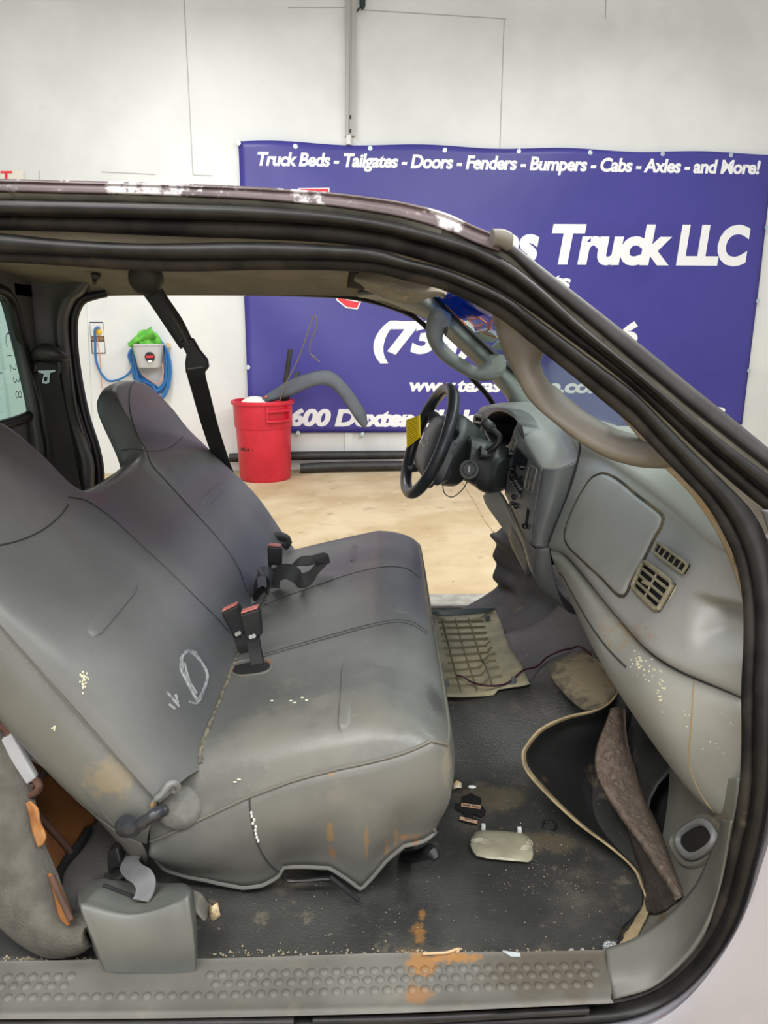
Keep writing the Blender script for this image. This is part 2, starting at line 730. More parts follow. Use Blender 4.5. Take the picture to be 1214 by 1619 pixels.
big = []
n = len(tex)
for i, (x, y) in enumerate(tex):
    ax, ay = tex[i - 1]
    bx_, by_ = tex[(i + 1) % n]
    nx, ny = by_ - ay, -(bx_ - ax)
    l = math.hypot(nx, ny)
    big.append((x + nx / l * 2.4, y + ny / l * 2.4))
lab(flatpoly('state_outline', big, M_WHITE, .012, ban), 'white outline round the red shape')
lab(flatpoly('state_shape', tex, M_RED, .016, ban), 'red state shaped emblem')
mb = MB()
mb.tube([onban(x, y, .018) for x, y in ((531, 455), (536, 466), (548, 474), (566, 477))], .006, 6)
lab(mb.build('inner_line', M_WHITE, ban), 'white line along the emblem tip')
gr = [(377, 226), (467, 230), (585, 233), (703, 236), (820, 238), (933, 240), (1047, 242), (1155, 244), (387, 465), (392, 581), (471, 685), (573, 687), (1198, 476), (1184, 586), (1212, 360)]
for x, y in gr:
    mb = MB()
    c = onban(min(max(x, 380), 1215), y + (1.5 if y < 300 else 0), .004) if (380 < x < 1205) else wall(x, y, BO + .03)
    mb.lathe([(.006, .004), (.016, .006), (.024, .004), (.024, -.004)], c, 14, WN)
    mb.lathe([(0, .003), (.009, .003)], c, 10, WN)
    mb.build('grommet', M_GROM, ban)

# ------------------------------------------------------------------ wall outlet, hose reel bucket
t = thing('outlet_box', 'double white outlet box recessed in a cut in the white wall', 'outlet', wall(157, 559, .0))


def wquad(mb, x0, y0, x1, y1, o0, o1, sk=2.2):
    q = [wall(x0, y0, o0), wall(x1, y0, o0), wall(x1 + sk, y1, o0), wall(x0 + sk, y1, o0)]
    mb.hexa(q, [p + WN * (o1 - o0) for p in q])
    return mb


lab(wquad(MB(), 141.5, 509, 163, 559, .001, .004, 4).build('cutout', mat('dark_gap', (48, 46, 44), .9), t, sm=False), 'dark cut edge in the wall')
wquad(MB(), 142.5, 511, 162.5, 531, .004, .02).build('cover_plate', M_PLASTW, t, sm=False)
wquad(MB(), 146, 540, 165, 557.5, .004, .016, 1).build('cover_plate', M_PLASTW, t, sm=False)
lab(wquad(MB(), 143.8, 531.5, 163.5, 538.5, .004, .01, .5).build('board', mat('raw_wood', (150, 116, 84), .8), t, sm=False), 'bare brown wood between the plates')
mb = MB()
mb.lathe([(0, .03), (.022, .028), (.03, .02), (.03, 0)], wall(156.5, 525, .02), 20, WN)
lab(mb.build('socket', mat('yellow_plastic', (232, 184, 40), .4), t), 'round yellow socket')
mb = MB()
mb.lathe([(0, .05), (.018, .05), (.022, .0)], wall(156, 518, .02), 16, WN)
mb.build('plug', M_STEEL, t)

mb = MB()
mb.tube(crom([wall(x, y, o) for x, y, o in ((156, 518, .06), (151, 519, .08), (150.5, 540, .05), (152, 570, .04), (160, 590, .04), (172, 602, .04), (188, 600, .05), (202, 592, .05), (210, 580, .04), (212, 560, .05))], 60), .012, 8)
tag(mb.build('power_cord', M_BLUE, loc=wall(160, 590, .04)), 'thin blue cord sagging from the wall outlet to the hose coil', 'cord')
mb = MB()
mb.tube(crom([wall(x, y, .02) for x, y in ((153, 533), (157, 556), (159, 575), (160, 600), (163, 620))], 30), .005, 6)
tag(mb.build('thin_wire', M_ORG, loc=wall(160, 600, .02)), 'thin salmon pink wire dropping straight below the outlet', 'wire')

# blue hose coil hung behind the bucket
t = thing('hose_coil', 'coil of blue air hose hung on the white wall behind the grey bucket', 'hose', wall(240, 628, .06))
for k in range(9):
    mb = MB()
    dx, dy, o = random.uniform(-9, 6), random.uniform(-9, 7), .03 + .012 * k
    loop = [(214 + dx * .5, 580), (212 + dx, 560), (222, 540 - dy * .4), (240, 534 - dy * .5), (258, 544), (267 + dx * .6, 565), (269 + dx, 592), (264 + dx * .5, 612 + dy), (255 + dx, 624 + dy), (240, 614 + dy), (222 + dx, 602 + dy)]
    pts = [wall(x, y, o + .01 * math.sin(i)) for i, (x, y) in enumerate(loop)]
    mb.tube(crom(pts + [pts[0]], 70)[:-1], .0135, 8, closed=True)
    mb.build('hose_loop', M_BLUE if k % 3 else mat('faded_blue_hose', (80, 128, 172), .45), t)
mb = MB()
mb.tube(crom([wall(x, y, .15) for x, y in ((225, 590), (233, 598), (250, 606), (258, 590), (256, 575))], 30), .006, 6)
lab(mb.build('pink_cord', M_ORG, t), 'pink cord looped through the coil')
mb = MB()
mb.tube([wall(265, 546, 0), wall(265, 546, .1)], .03, 12)
mb.build('hook', mat('tan_wood_peg', (200, 182, 140), .6), t)

# grey bucket with green cloth
bk = thing('hanging_bucket', 'small grey plastic bucket with a black round sticker hung on the white wall', 'bucket', wall(237, 581, .17))
M_BUCK = mat('grey_plastic', (196, 198, 200), .4)
cx = wall(237, 581, .17)
sc = 8.0 / F_PX
mb = MB()


def ringz(hw, hd, z, n=32):
    out = []
    for k in range(n):
        a = 2 * PI * k / n
        c, s = math.cos(a), math.sin(a)
        e = .45
        out.append(cx + WT * hw * math.copysign(abs(c) ** e, c) + WN * hd * math.copysign(abs(s) ** e, s) + V((0, 0, z)))
    return out


mb.grid([ringz(.001, .001, 0), ringz(.105, .09, 0), ringz(.115, .10, .02), ringz(.15, .13, .225), ringz(.158, .138, .228), ringz(.158, .138, .245), ringz(.15, .13, .245), ringz(.145, .125, .225), ringz(.105, .09, .03), ringz(.001, .001, .03)], cv=True)
bkb = mb.bvh()
mb.build('bucket_body', M_BUCK, bk)
mb = MB()
c = drop(237, 564, bkb, .012)
mb.lathe([(0, .003), (.05, .003), (.05, -.01)], c, 28, WN)
lab(mb.build('sticker', M_BLK, bk), 'round black sticker')
mb = MB()
q = [c + WT * x + V((0, 0, z)) + WN * .003 for x, z in ((-.04, .012), (.04, .014), (.04, -.008), (-.04, -.01))]
mb.hexa(q, [p + WN * .002 for p in q])
lab(mb.build('sticker_band', M_RED, bk, sm=False), 'red band across the sticker')
mb = MB()
q = [c + WT * x + V((0, 0, z)) + WN * .003 for x, z in ((-.018, -.035), (.018, -.033), (.018, -.056), (-.018, -.058))]
mb.hexa(q, [p + WN * .002 for p in q])
lab(mb.build('sticker_label', M_WHITE, bk, sm=False), 'small white square under the sticker')

gm = mat('lime_cloth', (112, 196, 74), .85, var=((84, 168, 56), 14), bump=(60, .6, .01))
rt = thing('green_rag', 'bright lime green rag stuffed in the top of the grey bucket', 'rag', cx + V((0, 0, .2)))
mb = MB()
rows = []
for i in range(22):
    r = []
    for j in range(30):
        a, b_ = PI * i / 21, 2 * PI * j / 30
        k = 1 + .18 * math.sin(3 * b_ + 2 * a) + .12 * math.sin(7 * b_ + 5 * a)
        q = V((.135 * math.sin(a) * math.cos(b_), .10 * math.sin(a) * math.sin(b_), .13 * math.cos(a))) * k
        r.append(cx + WT * (q.x - .01) + WN * q.y + V((0, 0, .23 + q.z + .25 * (q.x < 0) * 0)))
    rows.append(r)
mb.grid(rows, cv=True)
mb.build('bunched_cloth', gm, rt)
mb = MB()
mb.rails([[cx + WT * a + WN * .08 + V((0, 0, z)) for a, z in ((-.19, .25), (-.12, .31), (-.02, .37), (.06, .42))],
          [cx + WT * a + WN * .13 + V((0, 0, z)) for a, z in ((-.17, .22), (-.1, .27), (.0, .32), (.075, .37))],
          [cx + WT * a + WN * .06 + V((0, 0, z)) for a, z in ((-.12, .2), (-.05, .24), (.05, .28), (.10, .31))]], 20, 12)
mb.build('folded_corner', gm, rt, solid=.01)

# ------------------------------------------------------------------ red bin and what stands in it
M_BIN = mat('red_bin_plastic', (214, 42, 64), .42, var=((196, 34, 54), 3), dirt=((226, 120, 126), 5, .63, .2, .45), more=[((120, 40, 40), 7, .66, .1, .6)])
bz = atz(420, 756, 0)
bin_ = thing('trash_bin', 'large red plastic bin standing on the concrete by the banner', 'bin', bz)
R0, R1, H = .265, .295, .86
top_z = at(412, 632, bz.y).z
H = top_z
wr = 46 / F_PX * bz.y * 1.0
R1 = wr
R0 = 40.5 / F_PX * bz.y
mb = MB()
mb.lathe([(0, .01), (R0 * .95, .0), (R0, .02), (R1 * .94, H * .66), (R1 * .97, H * .665), (R1 * .99, H * .70), (R1 * 1.0, H * .95), (R1 * 1.06, H * .955), (R1 * 1.075, H * .97), (R1 * 1.06, H), (R1 * .99, H), (R1 * .96, H * .95), (R0 * .9, .05), (0, .05)], bz, 56)
binb = mb.bvh()
mb.build('bin_body', M_BIN, bin_)


def binpt(ang, r, z):
    return bz + V((math.cos(ang) * r, math.sin(ang) * r, z))


mb = MB()
for z in (H * .78, H * .90):
    mb.rails([[binpt(math.radians(a), R1 * .98, z - .02) for a in (-75, -60, -45, -32)], [binpt(math.radians(a), R1 * 1.14, z - .02) for a in (-75, -60, -45, -32)],
              [binpt(math.radians(a), R1 * 1.14, z) for a in (-75, -60, -45, -32)], [binpt(math.radians(a), R1 * .98, z) for a in (-75, -60, -45, -32)]], 12, 10)
for a in (-75, -32):
    a = math.radians(a)
    q = [binpt(a, R1 * .98, H * .76), binpt(a, R1 * 1.14, H * .76), binpt(a, R1 * 1.14, H * .95), binpt(a, R1 * .98, H * .95)]
    d = V((-math.sin(a), math.cos(a), 0)) * .012
    mb.hexa(q, [p + d for p in q])
mb.build('handle', M_BIN, bin_, sm=False)
mb = MB()
text_quad(mb, 'UTE', (362, 654, 646, 377, 656, 648), lambda x, y: drop(x, y, binb, .003), 0, .03)
text_quad(mb, 'PR14', (381, 713, 708, 394, 714, 709), lambda x, y: drop(x, y, binb, .003), 0, .02)
lab(mb.build('bin_lettering', M_BLK, bin_, sm=False), 'black lettering on the bin')

mb = MB()
c = bz + V((-.08, -.02, H - .09))
mb.ball(c, (.17, .15, .13), 24, 14)
tag(mb.build('white_bag', mat('white_bag', (226, 224, 212), .6, bump=(20, .6, .01)), loc=c), 'rounded white bundle lying inside the red bin', 'bundle')


def bp(px, py, dy=0.0):
    return at(px, py, bz.y + dy)


t = thing('fender_flare', 'curved dark grey plastic wheel arch trim leaning out of the red bin', 'car trim', bp(440, 650))
A = [bp(x, y, -.02) for x, y in ((412, 632), (425, 622), (450, 605), (480, 592), (515, 585), (530, 590), (545, 604), (562, 625), (578, 652), (580, 668))]
B = [bp(x, y, -.06) for x, y in ((418, 638), (432, 634), (452, 629), (478, 618), (505, 609), (522, 612), (535, 624), (552, 648), (566, 668), (575, 677))]
M_FL = mat('grey_trim_plastic', (84, 90, 98), .5, var=((74, 80, 88), 5))
mb = MB()
mb.etube(A, B, .035, 16, 60, sq=.8)
mb.build('arch', M_FL, t)
mb = MB()
mb.tube([bp(420.5, 627, -.07), bp(420.5, 627, -.09)], .012, 12)
lab(mb.build('reflector_dot', mat('orange_dot', (236, 110, 50), .4), t), 'small orange dot')

mb = MB()
mb.etube([bp(x, y, .05) for x, y in ((455, 552), (448, 600), (444, 634))], [bp(x, y, .05) for x, y in ((463, 553), (456, 600), (452, 634))], .012, 10, 20)
tag(mb.build('black_strip', M_RUB, loc=bp(448, 634, .05)), 'taller black plastic strip standing in the red bin', 'plastic strip')
mb = MB()
mb.etube([bp(x, y, .1) for x, y in ((468, 587), (458, 608), (448, 634))], [bp(x, y, .1) for x, y in ((475, 589), (466, 608), (456, 634))], .012, 10, 20)
tag(mb.build('grey_strip', mat('dark_strip', (70, 72, 74), .5), loc=bp(452, 634, .1)), 'short grey strip behind the wheel arch trim in the red bin', 'plastic strip')
mb = MB()
mb.tube(crom([bp(x, y, -.12) for x, y in ((442, 634), (452, 606), (468, 575), (480, 545), (492, 508), (497, 498), (500, 503), (500, 518), (493, 535), (490, 558), (496, 565), (506, 573))], 70), .007, 7)
mb.tube([bp(494, 564, -.12), bp(500, 562, -.12)], .005, 6)
tag(mb.build('bent_wire', mat('dull_wire', (120, 112, 100), .4, .5), loc=bp(442, 634, -.12)), 'thin bent metal wire sticking up out of the red bin', 'wire')

# rubber pipes along the foot of the wall
for y0, y1, r, lb in ((733, 741, .05, 'black rubber tube lying along the wall, the upper of the two'), (744, 748, .055, 'black rubber tube lying along the wall, lower and nearer of the two')):
    mb = MB()
    Yb = 8.02 if r < .052 else 7.96
    z = .165 if r < .052 else .056
    pa, pb = V((-1.72 if r < .052 else -.93, Yb - (.02 if r < .052 else 0), z)), V((.25, Yb + .16, z if r > .052 else .17))
    mb.tube(crom([pa, pa.lerp(pb, .4) + V((0, 0, .01)), pb], 30), r, 14)
    mb2 = mb.build('rubber_tube', M_RUB, loc=(pa + pb) / 2 - V((0, 0, r)))
    tag(mb2, lb, 'tube', 'rubber tubes at the wall foot')
pa, pb = V((-2.0, 7.72, .04)), V((-.4, 7.86, .04))
# ------------------------------------------------------------------ truck cab: shell
M_SKIN = mat('worn_roof_paint', (92, 78, 80), .5, var=((74, 62, 64), 12), dirt=((190, 186, 188), 22, .52, .08, .85), more=[((70, 50, 44), 50, .62, .08, .8)], bump=(40, .3, .003))
M_BODY = mat('white_body_paint', (154, 152, 158), .38, var=((140, 139, 146), 2), dirt=((168, 116, 82), 16, .665, .05, .9), more=[((178, 172, 168), 3.5, .58, .2, .5)],
              spots=[(at(x, y, .88), r, (176, 110, 66), 90, .9) for x, y, r in ((1037, 1604, .007), (1047, 1609, .006), (1111, 1585, .007), (1147, 1532, .006), (1116, 1563, .008), (1190, 1420, .006))])
M_GUT = mat('dusty_beige_paint', (150, 146, 132), .6, var=((126, 122, 110), 18), dirt=((104, 92, 74), 30, .58, .1, .6))
M_SEAL = mat('door_seal_rubber', (17, 17, 17), .42, spec=.3, var=((32, 31, 30), 20), dirt=((86, 80, 68), 26, .66, .12, .25), bump=(120, .15, .001))
M_SEALD = mat('dusty_seal_rubber', (16, 15, 15), .6, spec=.25, var=((46, 42, 38), 14), dirt=((112, 100, 78), 18, .6, .2, .4))
M_HEAD = mat('headliner_cloth', (132, 126, 112), .95, var=((120, 114, 102), 8), bump=(200, .3, .001))
M_PIL = mat('dark_pillar_plastic', (86, 87, 85), .5, var=((78, 79, 77), 6), bump=(260, .2, .0008))
M_APIL = mat('grey_pillar_plastic', (138, 142, 136), .5, var=((112, 118, 114), 6), dirt=((140, 130, 108), 7, .62, .2, .3), bump=(260, .2, .0008))
M_TAN = mat('grab_handle_plastic', (106, 99, 90), .5, var=((94, 88, 79), 9), dirt=((124, 112, 92), 14, .58, .2, .5), bump=(260, .2, .0008))
M_SILL = mat('sill_plastic', (100, 98, 92), .6, var=((86, 84, 78), 6), dirt=((146, 136, 116), 10, .55, .25, .55), bump=(160, .25, .001),
             spots=[(atz(668, 1530, .535), (.036, .034, .1), (146, 102, 50), 60, .8), (atz(660, 1580, .53), (.034, .022, .06), (140, 96, 50), 60, .65), (atz(718, 1520, .54), (.062, .013, .1), (152, 106, 52), 60, .85),
                    (atz(880, 1535, .54), (.16, .08, .1), (80, 72, 60), 12, .75)])
M_SCUFF = mat('scuff_trim', (104, 104, 98), .5, var=((90, 90, 85), 7), dirt=((136, 122, 92), 6, .56, .2, .5), bump=(160, .2, .001), more=[((188, 142, 84), 9, .68, .08, .6)])
M_METAL = mat('bare_inner_metal', (128, 130, 122), .5, var=((116, 116, 106), 7), dirt=((106, 78, 48), 5, .56, .18, .7),
              spots=[(at(1050, 1465, 1.0), (.09, .1, .08), (110, 78, 40), 18, .9), (at(1075, 1250, 1.1), (.12, .2, .08), (96, 84, 60), 12, .6)])
M_DARK = mat('dark_underdash', (22, 22, 23), .8)
M_GLASS = glass_mat('tinted_glass', (222, 240, 236))
M_GLASSW = glass_mat('windshield_glass', (238, 246, 244), .24)
M_BELT = mat('seat_belt_webbing', (42, 42, 43), .7, bump=(420, .4, .0008), var=((50, 49, 48), 10))
M_CHR = mat('chromed_steel', (210, 212, 212), .25, .9)

cab = thing('truck_cab', 'doorless grey truck cab with black door seals and worn brown roof', 'truck', V((0, 1.75, .42)))
cab_w = V(cab['_w'])


def yb(py, o=0.0):
    return 1.06 - .16 * smooth(500, 1350, py) + o


def rl(pts, o=0.0):
    return [(x, y, yb(y, o)) for x, y in pts]


XS = [-420, -40, 100, 200, 300, 400, 520, 600, 640, 700, 750, 800, 850, 900, 950, 1000, 1050, 1100, 1160, 1250]


def band(tab, o, xs=None):
    xs = xs or XS
    return rl([(x, sum(interp(x + d, tab) for d in (-48, -32, -16, 0, 16, 32, 48)) / 7 if -30 < x < 1120 else interp(x, tab)) for x in xs], o)


t_top = [(-40, 286), (200, 291), (400, 298), (520, 304.5), (600, 313), (640, 321), (700, 331), (750, 356), (790, 383)]
t_skb = [(-40, 301), (200, 305), (400, 313), (520, 323), (600, 335), (640, 343), (700, 357), (750, 382), (790, 405)]
t_gut = [(-40, 316), (200, 320.5), (400, 325), (520, 334), (600, 346), (640, 354), (700, 370), (750, 388), (800, 403), (900, 497), (1000, 581), (1100, 665), (1160, 712), (1250, 778)]
t_s1 = [(-40, 341), (200, 344), (400, 349.5), (520, 356), (600, 364), (640, 379), (700, 390), (750, 408), (800, 431), (900, 519), (1000, 596), (1100, 688), (1160, 738), (1250, 812)]
t_s2 = [(-40, 364), (100, 366), (200, 371), (300, 375), (400, 378), (520, 384), (600, 391), (640, 407), (700, 420), (750, 440), (800, 463), (900, 538), (1000, 612), (1100, 713), (1160, 766), (1250, 838)]
t_i0 = [(-40, 366), (60, 374), (130, 382), (200, 384), (300, 384), (400, 382), (520, 387), (600, 394), (640, 408), (700, 423), (750, 443), (800, 467), (900, 542), (1000, 618), (1100, 720)]
t_i1 = [(-40, 400), (60, 402), (200, 408), (300, 410), (400, 409), (520, 410), (600, 416), (640, 426), (700, 441), (750, 461), (800, 486), (900, 566), (1000, 646), (1100, 753)]
t_i2 = [(-40, 405), (60, 410), (200, 423), (300, 425), (400, 422), (520, 422), (600, 427), (640, 438), (700, 452), (750, 476), (800, 507), (900, 586), (1000, 671), (1100, 771)]

# roof: near side flank, crown and far side flank
xr = [-40, 100, 200, 300, 400, 520, 600, 640, 700, 750, 790]
nb, ntp = band(t_skb, 0, xr), band(t_top, .03, xr)
nb3, nt3 = [pt(p) for p in nb], [pt(p) for p in ntp]
for L_ in (nb3, nt3):
    L_.insert(0, L_[0] + V((-.40, 0, 0)))
    L_.insert(0, L_[0] + V((-.40, 0, 0)))


def far_(L_, Y, dz=0.0):
    return [V((p.x, Y, p.z + dz)) for p in L_]


mb = MB()
mb.rails([nb3, [a.lerp(b, .55) + V((0, -.012, 0)) for a, b in zip(nb3, nt3)], nt3, [p + V((0, .25, .022)) for p in nt3], far_(nt3, 1.8, .03), far_(nt3, 2.42, .015), far_(nt3, 2.56, -.015), far_(nb3, 2.60, -.01)], 70, 40)
lab(mb.build('roof_panel', M_SKIN, cab, solid=.006), 'brown roof skin with flaking white paint')

mb = MB()
A = band(t_skb, .015, XS[:10])
B = band([(a, b + (c - b) * .45) for (a, b), (_, c) in zip([(x, interp(x, t_skb)) for x in XS[:10]], [(x, interp(x, t_gut)) for x in XS[:10]])], .01, XS[:10])
mb.etube(A, B, .012, 12, 60)
lab(mb.build('drip_rail', M_GUT, cab), 'beige drip rail ending above the windshield')
mb = MB()
mb.etube(band([(x, interp(x, t_skb) + 6) for x in XS[:10]] + [(800, 399), (900, 490), (1000, 574), (1100, 657), (1160, 703), (1250, 768)], .03), band(t_gut, .02), .012, 12, 80)
lab(mb.build('gutter', M_GUT, cab), 'dusty beige gutter strip')

# windshield side moulding
mo0 = [(782, 372), (800, 379), (850, 417), (900, 456), (950, 495), (1000, 535), (1050, 576), (1100, 617), (1160, 665), (1260, 748)]
mo1 = [(792, 400), (806, 408), (850, 450), (900, 491), (950, 532), (1000, 574), (1050, 615), (1100, 656), (1160, 703), (1260, 780)]
mb = MB()
mb.etube(rl(mo0, .01), rl([(a, b - 4) for a, b in mo1], .01), .012, 14, 50, sq=.8)
lab(mb.build('windshield_moulding', mat('grey_moulding', (54, 53, 54), .42, var=((44, 43, 44), 20), spec=.35), cab), 'satin dark grey windshield side moulding')
mb = MB()
mb.etube(rl([(774, 369), (786, 366), (800, 372)], -.004), rl([(782, 383), (794, 386), (808, 392)], -.012), .016, 12, 16)
lab(mb.build('moulding_cap', mat('grey_cap', (126, 124, 120), .5), cab), 'grey end cap of the moulding')

# pillar metal behind everything (gives the A pillar depth)
mb = MB()
mb.rails([band(t_top + [(800, 392), (900, 470), (1000, 552), (1100, 633), (1250, 755)], .05), band(t_gut, .045), band(t_s2, .06), band([(a, b - 8) for a, b in t_i2] + [(1160, 820), (1250, 920)], .07)], 60, 10)
lab(mb.build('pillar_inner', mat('beige_pillar', (146, 141, 128), .5, var=((128, 122, 108), 9), dirt=((160, 120, 70), 8, .58, .15, .5)), cab, solid=.012), 'pale beige painted door frame behind the seals')

mb = MB()
mb.etube(band(t_gut, .0), band(t_s1, .0), .014, 16, 90)
lab(mb.build('door_seal', M_SEAL, cab), 'outer black rubber door seal')
mb = MB()
mb.etube(band([(a, b - 3) for a, b in t_s1], .02), band(t_s2, .022), .012, 14, 90)
lab(mb.build('seal_channel', M_SEALD, cab), 'dusty black seal channel')

# inner seal and flange run right round the opening
in_o = [(x, interp(x, t_i0)) for x in XS[:18]] + [(1150, 768), (1186, 806), (1210, 850), (1222, 920), (1226, 1000), (1222, 1100), (1220, 1180), (1216, 1250), (1206, 1310), (1194, 1356), (1176, 1422), (1153, 1472), (1116, 1523), (1071, 1564), (1025, 1591), (979, 1605), (920, 1610), (660, 1614), (300, 1616), (-40, 1617), (-420, 1618)]
in_m = [(x, interp(x, t_i1)) for x in XS[:18]] + [(1132, 788), (1160, 830), (1182, 880), (1193, 940), (1196, 1000), (1193, 1100), (1192, 1180), (1190, 1250), (1181, 1310), (1172, 1352), (1158, 1410), (1136, 1470), (1103, 1520), (1060, 1562), (1016, 1584), (970, 1594), (915, 1598), (660, 1605), (300, 1610), (-40, 1611), (-420, 1612)]
in_i = [(x, interp(x, t_i2)) for x in XS[:18]] + [(1118, 794), (1142, 836), (1164, 884), (1176, 940), (1179, 985), (1174, 1100), (1176, 1180), (1170, 1250), (1160, 1308), (1154, 1345), (1142, 1402), (1122, 1466), (1090, 1516), (1046, 1555), (1005, 1573), (961, 1581), (905, 1584), (660, 1596), (300, 1603), (-40, 1604), (-420, 1605)]
mb = MB()
mb.etube(rl(in_o, .004), rl(in_m, .004), .013, 14, 220)
lab(mb.build('opening_seal', M_SEAL, cab), 'inner black rubber seal round the door opening')
mb = MB()
mb.etube(rl(in_m, .012), rl(in_i, .03), .010, 12, 220)
lab(mb.build('seal_lip', M_SEALD, cab), 'dusty lip of the inner seal')

# tan edge of the A pillar trim
e0 = [(980, 654), (1020, 690), (1060, 730), (1104, 776), (1142, 838), (1166, 896), (1176, 940)]
e1 = [(980, 656), (1012, 695), (1048, 737), (1094, 785), (1130, 838), (1156, 892), (1172, 942)]
mb = MB()
mb.etube(rl(e0, .085), rl(e1, .085), .004, 12, 40)
lab(mb.build('pillar_edge', mat('tan_edge', (146, 138, 122), .5, var=((134, 116, 88), 14), dirt=((190, 142, 70), 9, .5, .2, .6)), cab), 'tan edge of the pillar trim')

# near grab handle on the A pillar
hA = [(772, 474), (778, 500), (784, 522), (800, 562), (835, 611), (890, 665), (945, 705), (1000, 726), (1045, 733), (1085, 728)]
hB = [(838, 500), (868, 546), (858, 562), (856, 585), (880, 630), (930, 668), (975, 690), (1010, 697), (1040, 694), (1070, 690)]
mb = MB()
mb.etube([(x, y, 1.17 - .03 * smooth(560, 700, y)) for x, y in hA], [(x, y, 1.15 - .03 * smooth(560, 700, y)) for x, y in hB], .03, 20, 70, even=False, sq=.85)
lab(mb.build('grab_handle', M_TAN, cab), 'tan brown grab handle on the near pillar')
mb = MB()
mb.etube([(777, 496, 1.2), (783, 520, 1.2), (795, 552, 1.2)], [(783, 492, 1.2), (794, 515, 1.2), (803, 545, 1.2)], .012, 10, 14)
lab(mb.build('handle_end', M_BLK, cab), 'black end of the near handle')

# headliner
hx = [-1.25, -.9, -.55, -.2, .05, .14]


def hl(Y, z, sag=0.0):
    return [V((x + (.0 if x < .1 else .0), Y, EYE.z + z - (0.0 if x < 0 else .035 * (x / .14)) + sag)) for x in hx]


mb = MB()
mb.rails([hl(1.16, .105), hl(1.2, .14), hl(1.35, .17), hl(1.85, .185), hl(2.3, .168), hl(2.42, .150), hl(2.48, .125), hl(2.50, .112)], 30, 40)
mb.build('headliner', M_HEAD, cab, solid=.006, off=1)
# far roof rail trim with its black lower edge
fr_t = [(-60, 425), (60, 432), (300, 438), (560, 440), (640, 462), (690, 478)]
fr_b = [(-60, 468), (60, 463), (120, 461), (300, 461), (480, 463), (560, 468), (620, 483), (660, 500)]
mb = MB()
mb.rails([[(x, y, 2.46) for x, y in fr_t], [(x, interp(x, [(-60, 450), (300, 452), (560, 456), (660, 482)]), 2.47) for x, _ in fr_t], [(x, y, 2.52) for x, y in crom and fr_b[:1] + fr_b[2:]]][:2] +
         [[(x, interp(x, fr_b), 2.50) for x, _ in fr_t]], 60, 10, even=True)
mb.build('roof_rail_trim', M_HEAD, cab, solid=.02, off=1)
mb = MB()
mb.tube(crom([(x, y + 1.5, 2.52) for x, y in ((100, 467), (160, 462.5), (300, 461.5), (480, 463.5), (560, 469), (620, 484), (660, 503), (700, 545), (740, 590), (775, 630), (790, 660))], 80), .009, 8)
lab(mb.build('far_opening_seal', M_SEAL, cab), 'black seal round the far door opening')

# far B pillar
pl_l = [(-4, 430), (8, 462), (18, 478), (34, 540), (48, 600), (56, 640), (60, 672), (66, 720), (60, 800), (50, 900)]
pl_r = [(160, 436), (138, 464), (122, 478), (112, 512), (118, 580), (128, 650), (143, 700), (153, 732), (154, 770), (154, 900)]
mb = MB()
mb.rails([[(x, y, 2.30) for x, y in pl_l], [(x + 18, y, 2.40) for x, y in pl_l], [((a + c) / 2 + 10, (b + d) / 2, 2.43) for (a, b), (c, d) in zip(pl_l, pl_r)], [(x - 22, y, 2.42) for x, y in pl_r], [(x - 8, y, 2.44) for x, y in pl_r], [(x, y, 2.5) for x, y in pl_r]], 50, 26)
mb.build('far_door_pillar', M_PIL, cab, solid=.03, off=1)
mb = MB()
mb.etube([(x, y, 2.47) for x, y in ((168, 462.5), (160, 463), (146, 465), (126, 472), (114, 495), (112, 530), (118, 590), (131, 660), (147, 708), (154, 742), (154, 800))],
         [(x, y, 2.50) for x, y in ((168, 463.5), (162, 466), (150, 470), (133, 478), (122, 500), (120, 535), (126, 590), (140, 655), (155, 705), (162, 742), (162, 800))], .014, 12, 70)
lab(mb.build('pillar_seal', mat('dark_purple_black', (30, 27, 34), .45), cab), 'black seal on the far pillar')
mb = MB()
mb.rails([[(20, 668, 2.28), (50, 668, 2.34), (66, 676, 2.36)], [(24, 700, 2.28), (54, 706, 2.34), (70, 706, 2.36)], [(30, 760, 2.28), (58, 740, 2.34), (72, 728, 2.36)]], 14, 10)
mb.build('bare_metal_panel', mat('white_inner_metal', (206, 204, 196), .5, dirt=((120, 92, 60), 12, .55, .15, .7)), cab, solid=.012, off=1)
mb = MB()
mb.rails([[(38, 692, 2.32), (58, 695, 2.335)], [(42, 712, 2.32), (60, 722, 2.335)]], 8, 8)
lab(mb.build('metal_cutout', M_DARK, cab, solid=.004), 'dark hole in the white metal')

# rear wall and window
XR = -1.12
mb = MB()
zz = lambda z: EYE.z + z
mb.box((XR - .006, 1.75, zz(-.62)), (.008, 1.35, .70))
mb.box((XR - .006, 1.75, zz(.145)), (.008, 1.35, .08))
mb.box((XR - .006, 1.13, zz(-.07)), (.008, .1, .42))
mb.box((XR - .006, 2.38, zz(-.07)), (.008, .14, .42))
mb.build('rear_wall', M_PIL, cab, sm=False)
cor = [atx(15, 468, XR), atx(30, 520, XR), atx(50, 605, XR), atx(55, 640, XR), atx(52, 652, XR), atx(40, 660, XR), atx(0, 673, XR)]
y0, z0 = 1.2, cor[-1].z
loop = crom([V((XR, 1.3, cor[0].z + .01)), V((XR, 2.0, cor[0].z + .012))] + cor + [V((XR, 1.7, z0)), V((XR, 1.3, z0)), V((XR, 1.22, z0 + .1)), V((XR, 1.22, cor[0].z - .08))], 80)
mb = MB()
mb.tube(loop, .016, 10, closed=True)
lab(mb.build('rear_window_gasket', M_SEAL, cab), 'black gasket of the rear window')
mb = MB()
mb.prism([p + V((-.004, 0, 0)) for p in loop[::2]], V((-.005, 0, 0)))
rwg = mb.build('rear_window', M_GLASS, cab, sm=False)
